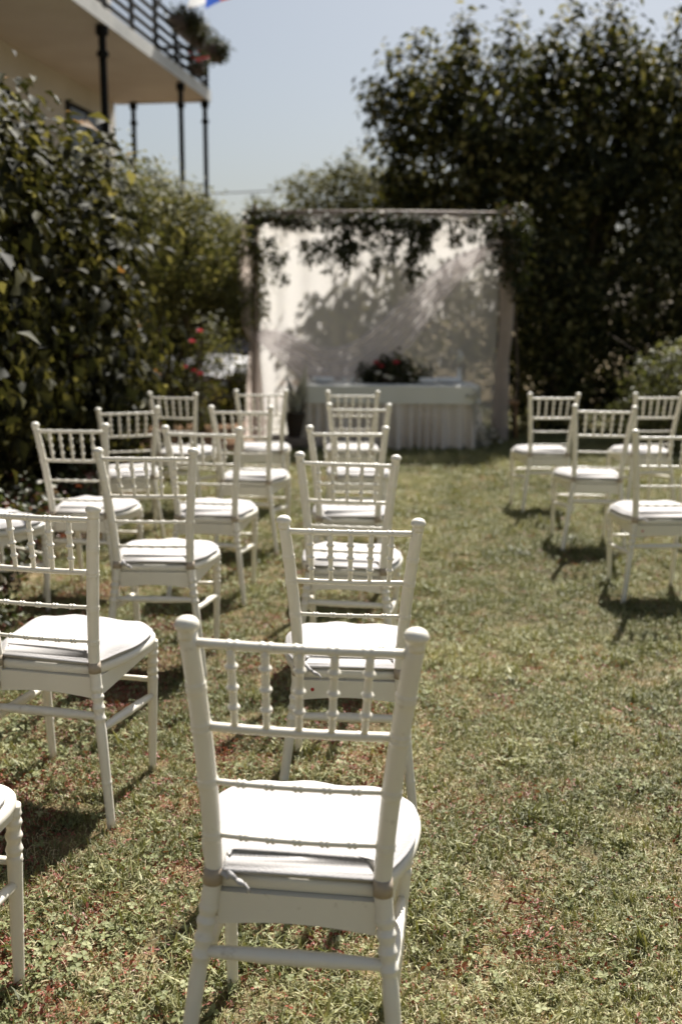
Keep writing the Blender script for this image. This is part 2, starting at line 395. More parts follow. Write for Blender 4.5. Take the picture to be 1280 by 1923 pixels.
def tree(name, label, cat, base, blobs, n, size, m, group=None, trunk=.1, fork=1.2, **kw):
    b = (base[0], base[1], G(base[0], base[1])); root = tag(empty(name, b), label, cat, group)
    crown('crown', blobs, n, size, m, root, b, **kw)
    f = Vector((b[0] + .05, b[1], b[2] + fork))
    mb = limbs(f, [(q[0], q[1], q[2] + q[5] * .3) for q in blobs[:12]], trunk * .6, b)
    mb.tube([(0, 0, -.12), (.02, .01, fork * .3), (-.02, .02, fork * .7), (.05, 0, fork)], [trunk * 1.35, trunk, trunk * .85, trunk * .75], 9)
    mb.build('trunk', M['bark'], root); return root

# vine-covered mound, left foreground: leaves large and glossy
vb = [(-2.75, 5.0, 1.2, .85, .9, 1.3), (-2.65, 6.3, 1.55, .82, .95, 1.42), (-2.34, 7.6, 1.42, .76, .85, 1.38), (-2.35, 8.3, 1.3, .72, .7, 1.10),
      (-2.85, 7.1, 1.98, .8, 1.0, 1.02), (-3.1, 5.6, 2.05, .9, 1.2, 1.0), (-2.1, 7.9, .7, .52, .6, .75), (-3.0, 3.8, 1.1, .9, .9, 1.2)]
t_ = rng.random(420); sx = np.stack([-3.3 + 1.5 * t_ + rng.normal(size=420) * .2, 5.5 + 2.4 * rng.random(420), 2.86 + .12 * np.sin(t_ * 9) + rng.random(420) * .22 - .55 * t_], 1)
tree('climbing_shrub', 'tall dark mound of large glossy vine leaves at the left edge behind the chairs', 'shrub', (-2.6, 6.6), vb, 27000, .098, M['leaf_vine'], trunk=.07, fork=.7,
     aspect=.62, droop=.6, spray=.24, per=9, lump=.10, extra=(sx, np.tile([.4, 0, .9], (420, 1))), jitter=.7)
# hedge shrubs further along, small leaves
h1 = [(-2.3, 9.6, 2.15, .75, .7, .65), (-2.0, 10.4, 2.2, .65, .7, .55), (-2.6, 9.3, 1.4, .7, .6, 1.2), (-2.5, 10.3, 1.0, .6, .7, .9)]
tree('hedge_shrub', 'pale leafy shrub just beyond the glossy vine mound, under the balcony posts', 'shrub', (-2.3, 9.9), h1, 26000, .055, M['leaf_hedge'], trunk=.06, fork=1.0, spray=.13, lump=.16)
h2 = [(-1.75, 11.4, 2.12, .62, .7, .50), (-1.45, 12.4, 2.0, .58, .6, .50), (-1.95, 12.0, 1.75, .6, .7, .5), (-1.22, 12.9, 1.92, .42, .5, .52), (-2.1, 10.9, 2.1, .6, .6, .6), (-1.35, 12.2, 1.45, .35, .35, .35)]
tree('hedge_shrub', 'pale leafy shrub arching beside the left pole of the wedding arch', 'shrub', (-1.75, 12.2), h2, 30000, .05, M['leaf_hedge'], trunk=.06, fork=1.1, spray=.13, lump=.18)
h3 = [(-3.4, 12.6, 1.4, 1.2, .9, 1.4), (-4.6, 11.5, 1.5, 1.2, 1.2, 1.5), (-3.3, 13.3, 2.2, .8, .6, .7)]
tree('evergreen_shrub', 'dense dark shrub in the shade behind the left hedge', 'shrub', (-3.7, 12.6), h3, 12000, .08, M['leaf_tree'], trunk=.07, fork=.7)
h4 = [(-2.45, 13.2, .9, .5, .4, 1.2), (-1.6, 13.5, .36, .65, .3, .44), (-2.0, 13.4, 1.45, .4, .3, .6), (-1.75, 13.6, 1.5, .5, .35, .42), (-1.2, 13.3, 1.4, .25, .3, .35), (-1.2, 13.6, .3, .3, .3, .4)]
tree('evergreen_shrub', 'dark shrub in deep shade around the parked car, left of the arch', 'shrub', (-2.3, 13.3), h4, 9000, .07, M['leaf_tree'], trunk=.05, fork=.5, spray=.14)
# rounded tree behind the arch
bt = [(-.9, 24, 3.4, 1.1, 1.0, 1.1), (.1, 24.3, 3.8, 1.1, 1.0, 1.1), (.9, 24.4, 3.7, 1.0, 1.0, 1.05), (-.1, 24.0, 2.6, 1.9, 1.1, 1.4), (1.8, 24.5, 3.0, 1.3, 1.1, 1.4)]
tree('rounded_tree', 'rounded olive-green tree rising behind the top beam of the wedding arch', 'tree', (0, 24.3), bt, 20000, .11, M['leaf_back'], trunk=.16, fork=1.5, spray=.22)
# big dark tree on the right: many lobes, drooping sprays
rb = [(1.12, 14.9, 4.30, .42, .6, .50), (1.55, 15.2, 3.6, .85, .9, .75), (1.72, 15.3, 4.72, .36, .5, .52), (2.72, 15.2, 4.78, .40, .6, .52), (2.25, 14.9, 3.85, .85, .9, .72),
      (3.35, 15.2, 4.8, .40, .6, .5), (4.25, 15.3, 4.7, .62, .6, .6), (3.4, 14.9, 4.0, 1.0, 1.0, .9), (4.6, 15.0, 3.9, 1.1, 1.0, 1.0), (2.6, 14.8, 3.1, 1.0, .9, .75),
      (3.8, 14.7, 3.0, 1.1, .9, .9), (5.3, 15.0, 3.0, 1.1, 1.0, 1.1), (5.6, 15.4, 4.6, 1.0, .9, .9), (3.9, 15.2, 5.25, .28, .3, .32), (1.3, 15.2, 2.75, .7, .7, .45), (6.8, 15.3, 3.8, 1.3, 1.1, 1.4),
      (.92, 15.0, 3.15, .42, .5, .42), (.72, 14.9, 4.25, .25, .3, .35)]
def twigs(centres, k, s):
    P = []; N = []
    for c in centres:
        d = Vector(c[3:6]).normalized()
        for i in range(k):
            q = Vector(c[:3]) + d * c[6] * random.random() + Vector((random.gauss(0, s), random.gauss(0, s), random.gauss(0, s)))
            P.append(q); N.append(d)
    return np.array(P), np.array(N)
ex = twigs([(.55, 15, 4.45, -.6, 0, .3, .3), (.75, 15, 4.75, -.4, 0, .8, .3), (1.1, 15, 4.95, -.1, 0, 1, .3), (1.6, 15, 5.05, .1, 0, 1, .35), (1.75, 15, 5.1, -.1, 0, 1, .35), (2.4, 15.2, 5.3, 0, 0, 1, .3),
            (3.1, 15, 5.35, .1, 0, 1, .25), (3.75, 15.2, 5.45, .1, 0, 1, .35), (4.7, 15.2, 5.35, .2, 0, 1, .3), (.62, 15, 3.7, -.6, 0, .1, .3), (.85, 14.9, 3.75, -.6, 0, .1, .25), (.5, 14.9, 4.3, -.5, 0, -.6, .2), (2.05, 15.2, 4.5, .1, 0, 1, .4), (2.35, 15.2, 4.8, -.1, 0, 1, .4), (3.05, 15.2, 4.9, .1, 0, 1, .35), (3.8, 15.2, 4.9, 0, 0, 1, .4), (5.2, 15.2, 5.2, .1, 0, 1, .4), (.95, 15, 4.6, -.3, 0, 1, .5)], 80, .09)
tree('broadleaf_tree', 'large dark backlit tree filling the upper right behind the arch', 'tree', (3.4, 15.3), rb, 46000, .114, M['leaf_tree'], trunk=.2, fork=1.6, spray=.24, per=16, lump=.30, droop=.7, shell=(.62, 1.08), extra=ex, aspect=.46)
# dark shrubs beneath
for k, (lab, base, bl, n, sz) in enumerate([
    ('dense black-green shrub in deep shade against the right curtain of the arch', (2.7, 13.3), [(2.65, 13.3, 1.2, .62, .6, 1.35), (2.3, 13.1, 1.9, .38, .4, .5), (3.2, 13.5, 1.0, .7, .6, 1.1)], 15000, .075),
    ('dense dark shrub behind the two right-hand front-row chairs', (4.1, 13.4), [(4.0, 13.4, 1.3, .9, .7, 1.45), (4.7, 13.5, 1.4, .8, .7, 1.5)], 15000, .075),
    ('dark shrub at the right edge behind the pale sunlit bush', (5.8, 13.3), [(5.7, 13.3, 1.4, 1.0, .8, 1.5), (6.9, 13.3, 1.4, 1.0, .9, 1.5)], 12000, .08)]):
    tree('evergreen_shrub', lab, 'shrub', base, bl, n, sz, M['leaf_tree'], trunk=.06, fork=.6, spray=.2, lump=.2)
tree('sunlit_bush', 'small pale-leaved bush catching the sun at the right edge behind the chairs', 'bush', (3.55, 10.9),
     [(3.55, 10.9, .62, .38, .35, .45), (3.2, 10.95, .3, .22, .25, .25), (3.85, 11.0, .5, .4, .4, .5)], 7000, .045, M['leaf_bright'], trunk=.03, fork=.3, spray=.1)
# far dark hedge closing the garden
fh = [(x, 19.2 + .4 * math.sin(x), 1.3, 1.1, .8, 1.5 + .25 * math.sin(x * 2.3)) for x in np.arange(-1.2, 13, 1.3)]
tree('boundary_hedge', 'long dark boundary hedge seen faintly through the sheer backdrop', 'hedge', (3, 19.4), fh, 26000, .12, M['leaf_tree'], trunk=.07, fork=.8, spray=.25, per=12)
fh2 = [(x, 27 + .4 * math.sin(x), 1.1, 1.3, .8, 1.5 + .2 * math.sin(x * 2.3)) for x in np.arange(-9, 2, 1.4)]
tree('boundary_hedge', 'far hedge behind the parked car at the end of the drive', 'hedge', (-4, 27.2), fh2, 14000, .15, M['leaf_tree'], trunk=.07, fork=.8, spray=.3, per=12)

# flowering rose by the drive
def blossom(mb, c, r, n=9):
    c = Vector(c)
    for i in range(n):
        a = 2.4 * i; k = .35 + .65 * i / n
        d = Vector((math.cos(a), math.sin(a), 0)); up = Vector((0, 0, 1)).lerp(d, k * .8).normalized(); s = d.cross(up).normalized()
        p0 = c; p1 = c + up * r * .6 + s * r * .42; p2 = c + up * r * 1.05 + d * r * .15; p3 = c + up * r * .6 - s * r * .42
        mb.add([p0, p1, p2, p3], [(0, 1, 2), (0, 2, 3)])
rb_ = (-1.5, 10.3, G(-1.5, 10.3)); rose = tag(empty('rose_bush', rb_), 'thin rose bush with pinkish-red blooms beside the parked car', 'rose bush')
crown('foliage', [(-1.5, 10.3, .95, .30, .3, .40), (-1.32, 10.3, 1.15, .22, .2, .25), (-1.6, 10.3, .45, .25, .25, .4)], 1500, .045, M['leaf_hedge'], rose, rb_, spray=.1)
mb = MB()
for e in ((.05, 0, 1.25), (-.12, .05, 1.0), (.18, 0, 1.1), (-.02, -.05, .85)): mb.tube([(0, 0, -.05), (e[0] * .3, e[1], e[2] * .5), e], [.012, .009, .004], 6)
mb.build('stem', M['bark'], rose)
for c in ((.10, -.32, 1.32), (.02, -.33, 1.22), (.03, -.3, .93), (-.06, -.32, .97), (.09, -.3, .9)):
    mb = MB(); blossom(mb, c, .042, 12); mb.build('bloom', M['petal_red'], rose)

# ------------------------------------------------------------------ parked car
car = tag(empty('parked_car', (-2.12, 14.6, G(-2.1, 14.6) + .01)), 'dark parked car half hidden behind the left hedge, sun on its bonnet', 'car')
secs = [(0.0, .62, .30, .62), (.08, .78, .24, .70), (.5, .86, .22, .84), (1.15, .89, .22, .92), (1.9, .90, .22, .96), (3.2, .90, .22, .98), (3.9, .86, .24, .96), (4.2, .74, .32, .80)]
V = []; F = []
for (yy, hw, z0, z1) in secs:
    prof = [(-hw * .92, z0), (-hw, z0 + .12), (-hw, z0 + (z1 - z0) * .62), (-hw * .93, z1 - .03), (-hw * .5, z1 + .015), (0, z1 + .025), (hw * .5, z1 + .015), (hw * .93, z1 - .03), (hw, z0 + (z1 - z0) * .62), (hw, z0 + .12), (hw * .92, z0)]
    V += [(x, yy, z) for x, z in prof]
for i in range(len(secs) - 1):
    for k in range(11): F.append((i * 11 + k, i * 11 + (k + 1) % 11, (i + 1) * 11 + (k + 1) % 11, (i + 1) * 11 + k))
F += [tuple(range(11)), tuple(range((len(secs) - 1) * 11 + 10, (len(secs) - 1) * 11 - 1, -1))]
obj('body', mesh('body', V, F), M['carpaint'], car)
V = []; F = []; cs = [(1.1, .86, .72, .93), (1.75, .78, .60, 1.42), (2.9, .78, .60, 1.46), (3.85, .84, .70, .97)]
V = [(-.84, 1.05, .94), (.84, 1.05, .94), (.62, 1.8, 1.42), (-.62, 1.8, 1.42), (-.62, 2.9, 1.46), (.62, 2.9, 1.46), (-.82, 3.8, .97), (.82, 3.8, .97)]
obj('cabin_glass', mesh('cabin_glass', V, [(0, 1, 2, 3), (3, 2, 5, 4), (4, 5, 7, 6), (0, 3, 4, 6), (1, 7, 5, 2)], False), M['glass_dark'], car)
MB().box(-.6, .6, 1.83, 2.88, 1.43, 1.49, .02).build('roof', M['carpaint'], car)
for s in (-1, 1):
    mb = MB()
    for k in range(8): pass
    mb.lathe([(.02, -.02), (.08, -.015), (.10, 0), (.085, .03), (.03, .045)], 14, (0, 0, 0))
    me = mb.me('headlight'); me.transform(Matrix.Rotation(R(90), 4, 'X') @ Matrix.Diagonal((1.3, .8, 1, 1))); o = obj('headlight', me, M['lamp_glass'], car, (s * .60, .02, .60))
    mb = MB(); mb.tube([(s * .86, 1.25, .98), (s * .98, 1.25, 1.0)], [.02, .02], 6); mb.box(s * 1.04 - .09, s * 1.04 + .09, 1.2, 1.28, .94, 1.08, .02); mb.build('wing_mirror', M['carpaint'], car)
    for yy in (.85, 3.4):
        mb = MB(); mb.lathe([(.20, -.10), (.30, -.10), (.32, -.06), (.32, .06), (.30, .10), (.20, .10)], 20); me = mb.me('wheel'); me.transform(Matrix.Rotation(R(90), 4, 'Y'))
        wo_ = obj('wheel', me, M['tyre'], car, (s * .82, yy, .32))
        mb = MB(); mb.lathe([(.02, .06), (.1, .07), (.19, .105), (.2, .09)], 20); me = mb.me('rim'); me.transform(Matrix.Rotation(R(90 * s), 4, 'Y')); obj('rim', me, M['rim'], wo_)
MB().box(-.45, .45, -.03, .02, .42, .56, .01).build('grille', M['chrome'], car)
MB().box(-.72, .72, -.06, .06, .26, .40, .03).build('bumper', M['carpaint'], car)

# ------------------------------------------------------------------ wires and flag, balcony planters
mb = MB(); P = []
for i in range(25):
    s = i / 24; P.append((-9 + 16 * s, 30, 4.42 + .98 * s + .22 * (2 * s - 1) ** 2))
mb.tube(P, .018, 5); tag(mb.build('overhead_cable', M['wire']), 'thin cable crossing the sky between house and trees', 'cable')
fl = tag(empty('flag', (-2.44, 19.0, 6.66)), 'drooping white, blue and red flag tip at the top edge above the balcony', 'flag')
for k, (n_, m_) in enumerate((('white_stripe', 'flagw'), ('blue_stripe', 'flagb'), ('red_stripe', 'flagr'))):
    V = []; F = []
    for j in range(9):
        for i in range(4):
            u = k + i / 3; v = j / 8
            V.append((-.33 + u * .27 + .06 * math.sin(v * 5 + u), .06 * math.sin(u * 2.6 + v * 3), .10 * (u - 1) + v * 1.2 + (.10 if k == 0 else 0) * (1 - v)))
    for j in range(8):
        for i in range(3): q = j * 4 + i; F.append((q, q + 1, q + 5, q + 4))
    obj(n_, mesh(n_, V, F), M[m_], fl)
mb = MB(); mb.tube([(-.95, .05, -.12), (-.5, .05, .75), (.4, .05, 1.35)], .02, 8); mb.build('flagpole', M['darkmetal'], fl)
for k, (t, lab) in enumerate(((-.05, 'bushy flower box hanging on the balcony corner'), (1.15, 'bushy flower box on the balcony rail, second from the corner'), (1.75, 'flower box with dark leaves on the balcony rail near the top edge'))):
    q = Vector(bpt(t, -.06, ZS + .76)); pl = tag(empty('flower_box', q), lab, 'flower box', 'flower boxes on the balcony rail')
    mb = MB(); mb.box(-.14, .14, -.35, .35, 0, .2, .02); mb.build('box', M['basket'], pl).rotation_euler.z = -.152
    crown('foliage', [(.04, 0, .24, .19, .26, .14), (.16, -.05, .16, .14, .22, .11)], 1500, .06, M['leaf_dark'], pl, spray=.12)
q = Vector(bpt(1.0, -.1, ZS + .28)); pl = tag(empty('hanging_planter', q), 'small planter of reddish flowers low on the balcony railing', 'planter')
MB().box(-.1, .1, -.2, .2, 0, .14, .02).build('box', M['basket'], pl)
crown('foliage', [(0, 0, .22, .18, .3, .14)], 500, .05, M['leaf_dark'], pl, spray=.1)
mb = MB()
for i in range(14): blossom(mb, (random.uniform(-.15, .2), random.uniform(-.28, .28), random.uniform(.15, .34)), .045, 7)
o = mb.build('blooms', M['petal_red'], pl); o['kind'] = 'stuff'

# ------------------------------------------------------------------ wedding arch
AX0, AX1, AY, AZ = -1.03, 1.90, 12.10, 2.50; AG = G(.4, 12.1)
arch = tag(empty('wedding_arch', (.43, AY, AG)), 'pale wooden frame of the wedding arch behind the table', 'arch')
for x in (AX0, AX1):
    for y in (0,):
        mb = MB(); mb.tube([(x - .43, y, -.05), (x - .43, y, 1.2), (x - .43, y, AZ - AG)], [.032, .032, .032], 10); mb.build('post', M['pole'], arch)
for y in (0,):
    mb = MB(); mb.tube([(AX0 - .55, y, AZ - AG + .036), (.0, y, AZ - AG + .045), (AX1 - .33, y, AZ - AG + .036)], .034, 10); mb.build('beam', M['pole'], arch)
for x in (AX0, AX1):
    mb = MB(); mb.tube([(x - .43, -.05, AZ - AG + .10), (x - .43, .12, AZ - AG + .10)], .028, 10); mb.build('crosspiece', M['pole'], arch)
def cloth_grid(fn, nu, nv):
    V = []; F = []
    for j in range(nv + 1):
        for i in range(nu + 1): V.append(fn(i / nu, j / nv))
    for j in range(nv):
        for i in range(nu): k = j * (nu + 1) + i; F.append((k, k + 1, k + nu + 2, k + nu + 1))
    return V, F
def f_back(u, v):   # v 0 bottom 1 top
    x = AX0 + .04 + u * (AX1 - AX0 - .08)
    amp = .016 * v + .006
    y = AY + .10 + amp * math.sin(u * 62 + .9 * math.sin(u * 13)) + .05 * math.sin(u * 9 + v * 2) * (1 - v)
    z = AG + .02 + (AZ + .02 - AG) * v
    return (x, y, z)
V, F = cloth_grid(f_back, 220, 26); tag(obj('backdrop_curtain', mesh('backdrop_curtain', V, F), M['sheer']), 'wide sheer white backdrop hanging behind the table', 'curtain')
# scarf draped diagonally: a strip of lengthwise folds along a curve
pa = [Vector(p) for p in ((1.86, 0, 2.22), (1.35, 0, 1.92), (.95, 0, 1.52), (.55, 0, 1.08), (.15, 0, .80), (-.25, 0, .76), (-.55, 0, .92), (-.85, 0, 1.08), (-1.03, 0, 1.12))]
def cr(P, s):
    s = s * (len(P) - 1); i = min(int(s), len(P) - 2); t = s - i
    a = P[max(i - 1, 0)]; b = P[i]; c = P[i + 1]; d = P[min(i + 2, len(P) - 1)]
    return .5 * ((2 * b) + (c - a) * t + (2 * a - 5 * b + 4 * c - d) * t * t + (3 * b - a - 3 * c + d) * t ** 3)
def f_scarf(u, v):
    p = cr(pa, u); q = cr(pa, min(u + .01, 1)) - cr(pa, max(u - .01, 0)); q.normalize(); nrm = Vector((-q.z, 0, q.x))
    wd = .05 + .44 * math.sin(math.pi * min(max(u, 0), 1)) ** .8
    s = (v - .5)
    p = p + nrm * s * wd * 1.0
    return (p.x, AY - .04 + .025 * math.sin(v * 34 + u * 5) - .03 * math.sin(math.pi * u), p.z)
V, F = cloth_grid(f_scarf, 90, 36); tag(obj('draped_scarf', mesh('draped_scarf', V, F), M['scarf']), 'mauve-tinted sheer scarf sweeping diagonally across the white backdrop', 'scarf')
# upper valance of sheer cloth folded over the beam
def f_val(u, v):
    x = AX0 + .02 + u * 2.6; sw = .10 + .28 * abs(math.sin(u * math.pi * 3)) ** 1.2
    z = AZ + .02 - sw * (1 - v); return (x, AY - .045 - .02 * math.sin(u * 70) * (1 - v) - .01 * v, z)
V, F = cloth_grid(f_val, 160, 10); tag(obj('valance', mesh('valance', V, F), M['sheer']), 'scalloped white valance along the top beam of the arch', 'valance')
def tied_curtain(x, side, m, label, zt, wtop, wtie, wbot, out):
    def f(u, v):
        z = AG + .03 + (AZ - .02 - AG - .03) * v; zz = z
        if zz > zt: k = (zz - zt) / (AZ - zt); wd = wtie + (wtop - wtie) * min(1, k * 1.6) ** .7; bul = out * math.sin(math.pi * min(1, k ** .6))
        else: k = (zt - zz) / (zt - AG); wd = wtie + (wbot - wtie) * min(1, k * 1.3) ** .6; bul = 0
        th = (u - .5) * 2
        return (x + side * bul + th * wd * .5, AY - .02 - .06 * math.cos(th * 1.5) + .018 * math.sin(u * 40), z)
    V, F = cloth_grid(f, 48, 40); return tag(obj('side_curtain', mesh('side_curtain', V, F), m), label, 'curtain')
tied_curtain(AX0 - .02, -1, M['curtain'], 'pinkish-white curtain tied in at the waist on the left post of the arch', 1.08, .20, .07, .24, .11)
tied_curtain(AX1 + .02, 1, M['curtain'], 'mauve-grey curtain hanging in shade from the right post of the arch', .9, .18, .15, .20, .03)

# garland
gb = []
def strand(x, zt, zb, wd):
    k = max(2, int((zt - zb) / .09))
    for i in range(k):
        s = i / (k - 1); gb.append((x + random.uniform(-.05, .05), AY - .10, zt + (zb - zt) * s, wd * .8 * (1 - .7 * s), .07, .06))
for x in np.arange(AX0 - .03, 1.1, .12): gb.append((x, AY - .08, AZ - .05 + .03 * math.sin(x * 5), .11, .07, .055))
strand(AX0 - .0, 2.45, 2.0, .06); strand(-.80, 2.2, 1.85, .07); strand(-.68, 2.0, 1.78, .05)
for x, zt, zb, wd in ((-.42, 2.15, 1.98, .16), (-.2, 2.2, 1.92, .17), (0, 2.3, 1.93, .16), (.15, 2.35, 2.0, .15), (.38, 2.45, 1.95, .17), (.58, 2.45, 2.08, .15), (.78, 2.4, 1.82, .14), (.88, 2.42, 1.9, .10), (1.02, 2.42, 2.15, .12), (1.3, 2.42, 2.25, .12), (1.52, 2.45, 2.3, .1)):
    strand(x, zt, zb, wd)
gr = tag(empty('leaf_garland', (.3, AY - .1, AZ)), 'dark leafy garland trailing along the top of the wedding arch', 'garland')
crown('foliage', gb, 5600, .058, M['leaf_dark'], gr, (.3, AY - .1, AZ), spray=.07, per=8, shell=(.2, 1.05), droop=.9)
mb = MB(); mb.tube([(x - .3, .02 + .02 * math.sin(x * 9), .02 * math.sin(x * 7)) for x in np.arange(AX0, 1.7, .15)], .012, 6)
for q in gb[::3]: mb.tube([(q[0] - .3, 0, q[2] - AZ), (q[0] - .3 + .02, .0, q[2] - AZ - .12)], .004, 5)
mb.build('stem', M['bark'], gr)
mb = MB()
for q in gb[::6]: blossom(mb, (q[0] - .3 + random.uniform(-.1, .1), -.09, q[2] - AZ + random.uniform(-.05, .05)), .035, 9)
mb.build('blooms', M['petal_white'], gr)['kind'] = 'stuff'
vt = (1.98, AY + .05, G(2, 12.2)); vr = tag(empty('climbing_vine', vt), 'dark climbing vine spilling over the right post of the arch', 'vine')
crown('foliage', [(1.92, AY - .05, 2.42, .24, .2, .16), (1.95, AY - .1, 2.15, .12, .2, .22), (2.02, AY - .05, 1.86, .08, .15, .2)], 1500, .07, M['leaf_dark'], vr, vt, spray=.14, per=10, droop=.8)
mb = MB(); mb.tube([(0.12, .1, -.1), (.16, .08, .8), (.08, .02, 1.6), (.0, .0, 2.5), (-.5, .1, 2.72), (-1.1, .12, 2.7)], [.02, .018, .015, .012, .01, .006], 7); mb.build('stem', M['bark'], vr)

# ------------------------------------------------------------------ table
TX0, TX1, TY0, TY1, TZ = -.38, 1.53, 11.39, 11.97, .60; TG = G(.5, 11.5)
tb = tag(empty('altar_table', (.575, 11.68, TG)), 'long folding table hidden under cloth and pleated skirt in front of the backdrop', 'table')
MB().box(-.95, .95, -.285, .285, TZ - TG - .05, TZ - TG - .012, .005).build('tabletop', M['wood'], tb)
for sx_ in (-1, 1):
    for sy_ in (-1, 1):
        mb = MB(); mb.tube([(sx_ * .85, sy_ * .22, -.02), (sx_ * .85, sy_ * .22, TZ - TG - .05)], .015, 8); mb.build('leg', M['darkmetal'], tb)
def perim(t):   # rounded rectangle around table, t 0..1
    W, D = TX1 - TX0, TY1 - TY0; L = 2 * (W + D); s = t * L
    if s < W: return TX0 + s, TY0, 0, -1
    s -= W
    if s < D: return TX1, TY0 + s, 1, 0
    s -= D
    if s < W: return TX1 - s, TY1, 0, 1
    s -= W; return TX0, TY1 - s, -1, 0
n = 520; rows = 12; V = []; F = []
for j in range(rows + 1):
    for i in range(n):
        t = i / n; x, y, ax_, ay_ = perim(t); v = j / rows
        a = (.014 + (.060 + .025 * math.sin(i * .063)) * v) * (1 + math.sin(i * .50 + 2.2 * math.sin(i * .09) + 1.1 * math.sin(i * .041 + 1))) * .9 + .012 * v * (1 + math.sin(i * .13))
        V.append((x + ax_ * (a + .004), y + ay_ * (a + .004), TZ - .20 + (TG + .015 - TZ + .20) * v))
for j in range(rows):
    for i in range(n): F.append((j * n + i, j * n + (i + 1) % n, (j + 1) * n + (i + 1) % n, (j + 1) * n + i))
tag(obj('table_skirt', mesh('table_skirt', V, F), M['skirt']), 'grey-beige pleated skirt hanging round the table to the grass', 'table skirt')
V = []; F = []; n = 240
rr_ = [(-.02, 0), (0.0, -.003), (.012, -.02), (.016, -.11), (.024, -.215)]
for j, (o_, dz_) in enumerate(rr_):
    for i in range(n):
        x, y, ax_, ay_ = perim(i / n); wv = .006 * math.sin(i * .35) * (j / 4) + .004 * math.sin(i * .11)
        V.append((x + ax_ * (o_ + wv + (.03 if j > 1 else 0)), y + ay_ * (o_ + wv + (.03 if j > 1 else 0)), TZ + .002 + dz_))
for j in range(4):
    for i in range(n): F.append((j * n + i, j * n + (i + 1) % n, (j + 1) * n + (i + 1) % n, (j + 1) * n + i))
F.append(tuple(range(n)))
me = mesh('tablecloth', V, F); me.set_sharp_from_angle(angle=R(50)); tag(obj('tablecloth', me, M['cloth']), 'smooth pale cloth over the top of the long table', 'tablecloth')
TT = TZ + .004
def plate(x, y, lab):
    p = tag(empty('plate', (x, y, TT)), lab, 'plate')
    mb = MB(); mb.lathe([(.05, 0), (.06, .002), (.10, .014), (.125, .02), (.12, .024), (.06, .008), (.01, .008)], 24); mb.build('dish', M['china'], p)
    mb = MB(); mb.box(-.13, .13, -.07, .07, .016, .065, .012); mb.build('napkin', M['napkin'], p)
def cup(x, y, lab):
    mb = MB(); mb.lathe([(.012, .0), (.022, .003), (.024, .01), (.034, .05), (.037, .058), (.033, .058), (.02, .012), (.005, .01)], 18, (x, y, TT))
    tag(mb.build('white_cup', M['china']), lab, 'cup')
plate(-.22, 11.6, 'white plate with folded napkin at the left corner of the table')
plate(.98, 11.58, 'white plate with folded napkin just right of the flower arrangement')
plate(1.22, 11.62, 'white plate with folded napkin nearer the right end of the table')
cup(.02, 11.6, 'small white cup left of the flower arrangement, nearest the left plate')
cup(.12, 11.62, 'small white cup left of the flower arrangement, middle of three')
cup(.22, 11.6, 'small white cup left of the flower arrangement, beside its leaves')
fa = tag(empty('flower_arrangement', (.55, 11.62, TT)), 'low dark arrangement of leaves with red and cream flowers in the middle of the table', 'flower arrangement')
mb = MB(); mb.lathe([(.10, 0), (.14, .02), (.15, .07), (.14, .08), (.02, .07)], 20); mb.build('bowl', M['basket'], fa)
crown('foliage', [(0, 0, .12, .30, .12, .11), (-.2, 0, .08, .16, .1, .08), (.28, 0, .08, .18, .1, .08), (.05, 0, .2, .16, .1, .08)], 1700, .055, M['leaf_dark'], fa, spray=.08, per=8, shell=(.3, 1.1))
crown('foliage', [(.10, -.02, .26, .14, .06, .08), (.34, -.02, .14, .12, .06, .1)], 160, .04, M['leaf_bright'], fa, spray=.08, per=8)
for c, m_, r_ in (((-.16, -.12, .22), 'petal_red', .05), ((-.10, -.12, .18), 'petal_red', .045), ((.07, -.12, .22), 'petal_red', .055), ((-.14, -.16, .10), 'petal_white', .055), ((.0, -.17, .05), 'petal_white', .055), ((-.05, -.17, .07), 'petal_white', .045), ((.25, -.12, .03), 'petal_white', .045), ((.22, -.12, .10), 'petal_white', .035)):
    mb = MB(); blossom(mb, c, r_, 12); mb.build('bloom', M[m_], fa)
va = tag(empty('bud_vase', (1.36, 11.7, TT)), 'slim vase holding one white bloom at the right end of the table', 'vase')
mb = MB(); mb.lathe([(.03, 0), (.035, .02), (.03, .08), (.014, .14), (.018, .17), (.012, .17)], 18); mb.build('vase', M['china'], va)
mb = MB(); mb.tube([(0, 0, .02), (.005, 0, .15), (0, 0, .24)], .004, 6); mb.build('stem', M['leaf_bright'], va)
mb = MB(); mb.lathe([(.008, .22), (.035, .24), (.048, .28), (.042, .33), (.02, .37), (.006, .385)], 12); blossom(mb, (0, 0, .27), .06, 12); mb.build('bloom', M['petal_white'], va)
def flowers(name, lab, cat, c, pts, r_, leafn=200):
    p = tag(empty(name, c), lab, cat)
    mb = MB()
    for q in pts:
        blossom(mb, q, r_ * random.uniform(.7, 1.2), 10)
    mb.build('blooms', M['petal_white'], p)['kind'] = 'stuff'
    crown('foliage', [(q[0], q[1] + .03, q[2], .06, .03, .05) for q in pts], leafn, .035, M['leaf_bright'], p, spray=.05, per=5)
flowers('flower_spray', 'spray of white flowers cascading from the right front corner of the tablecloth', 'flowers', (1.50, 11.34, .55),
        [(random.gauss(0, .018) + (.03 * k / 14), -.03 + random.gauss(0, .01), -.01 - k * .027) for k in range(15)], .04, 150)
flowers('floor_flowers', 'small cluster of white flowers on the grass at the table\'s right end', 'flowers', (1.66, 11.4, G(1.66, 11.4)),
        [(random.gauss(0, .08), random.gauss(0, .05), .03 + abs(random.gauss(0, .14))) for k in range(14)], .04, 350)
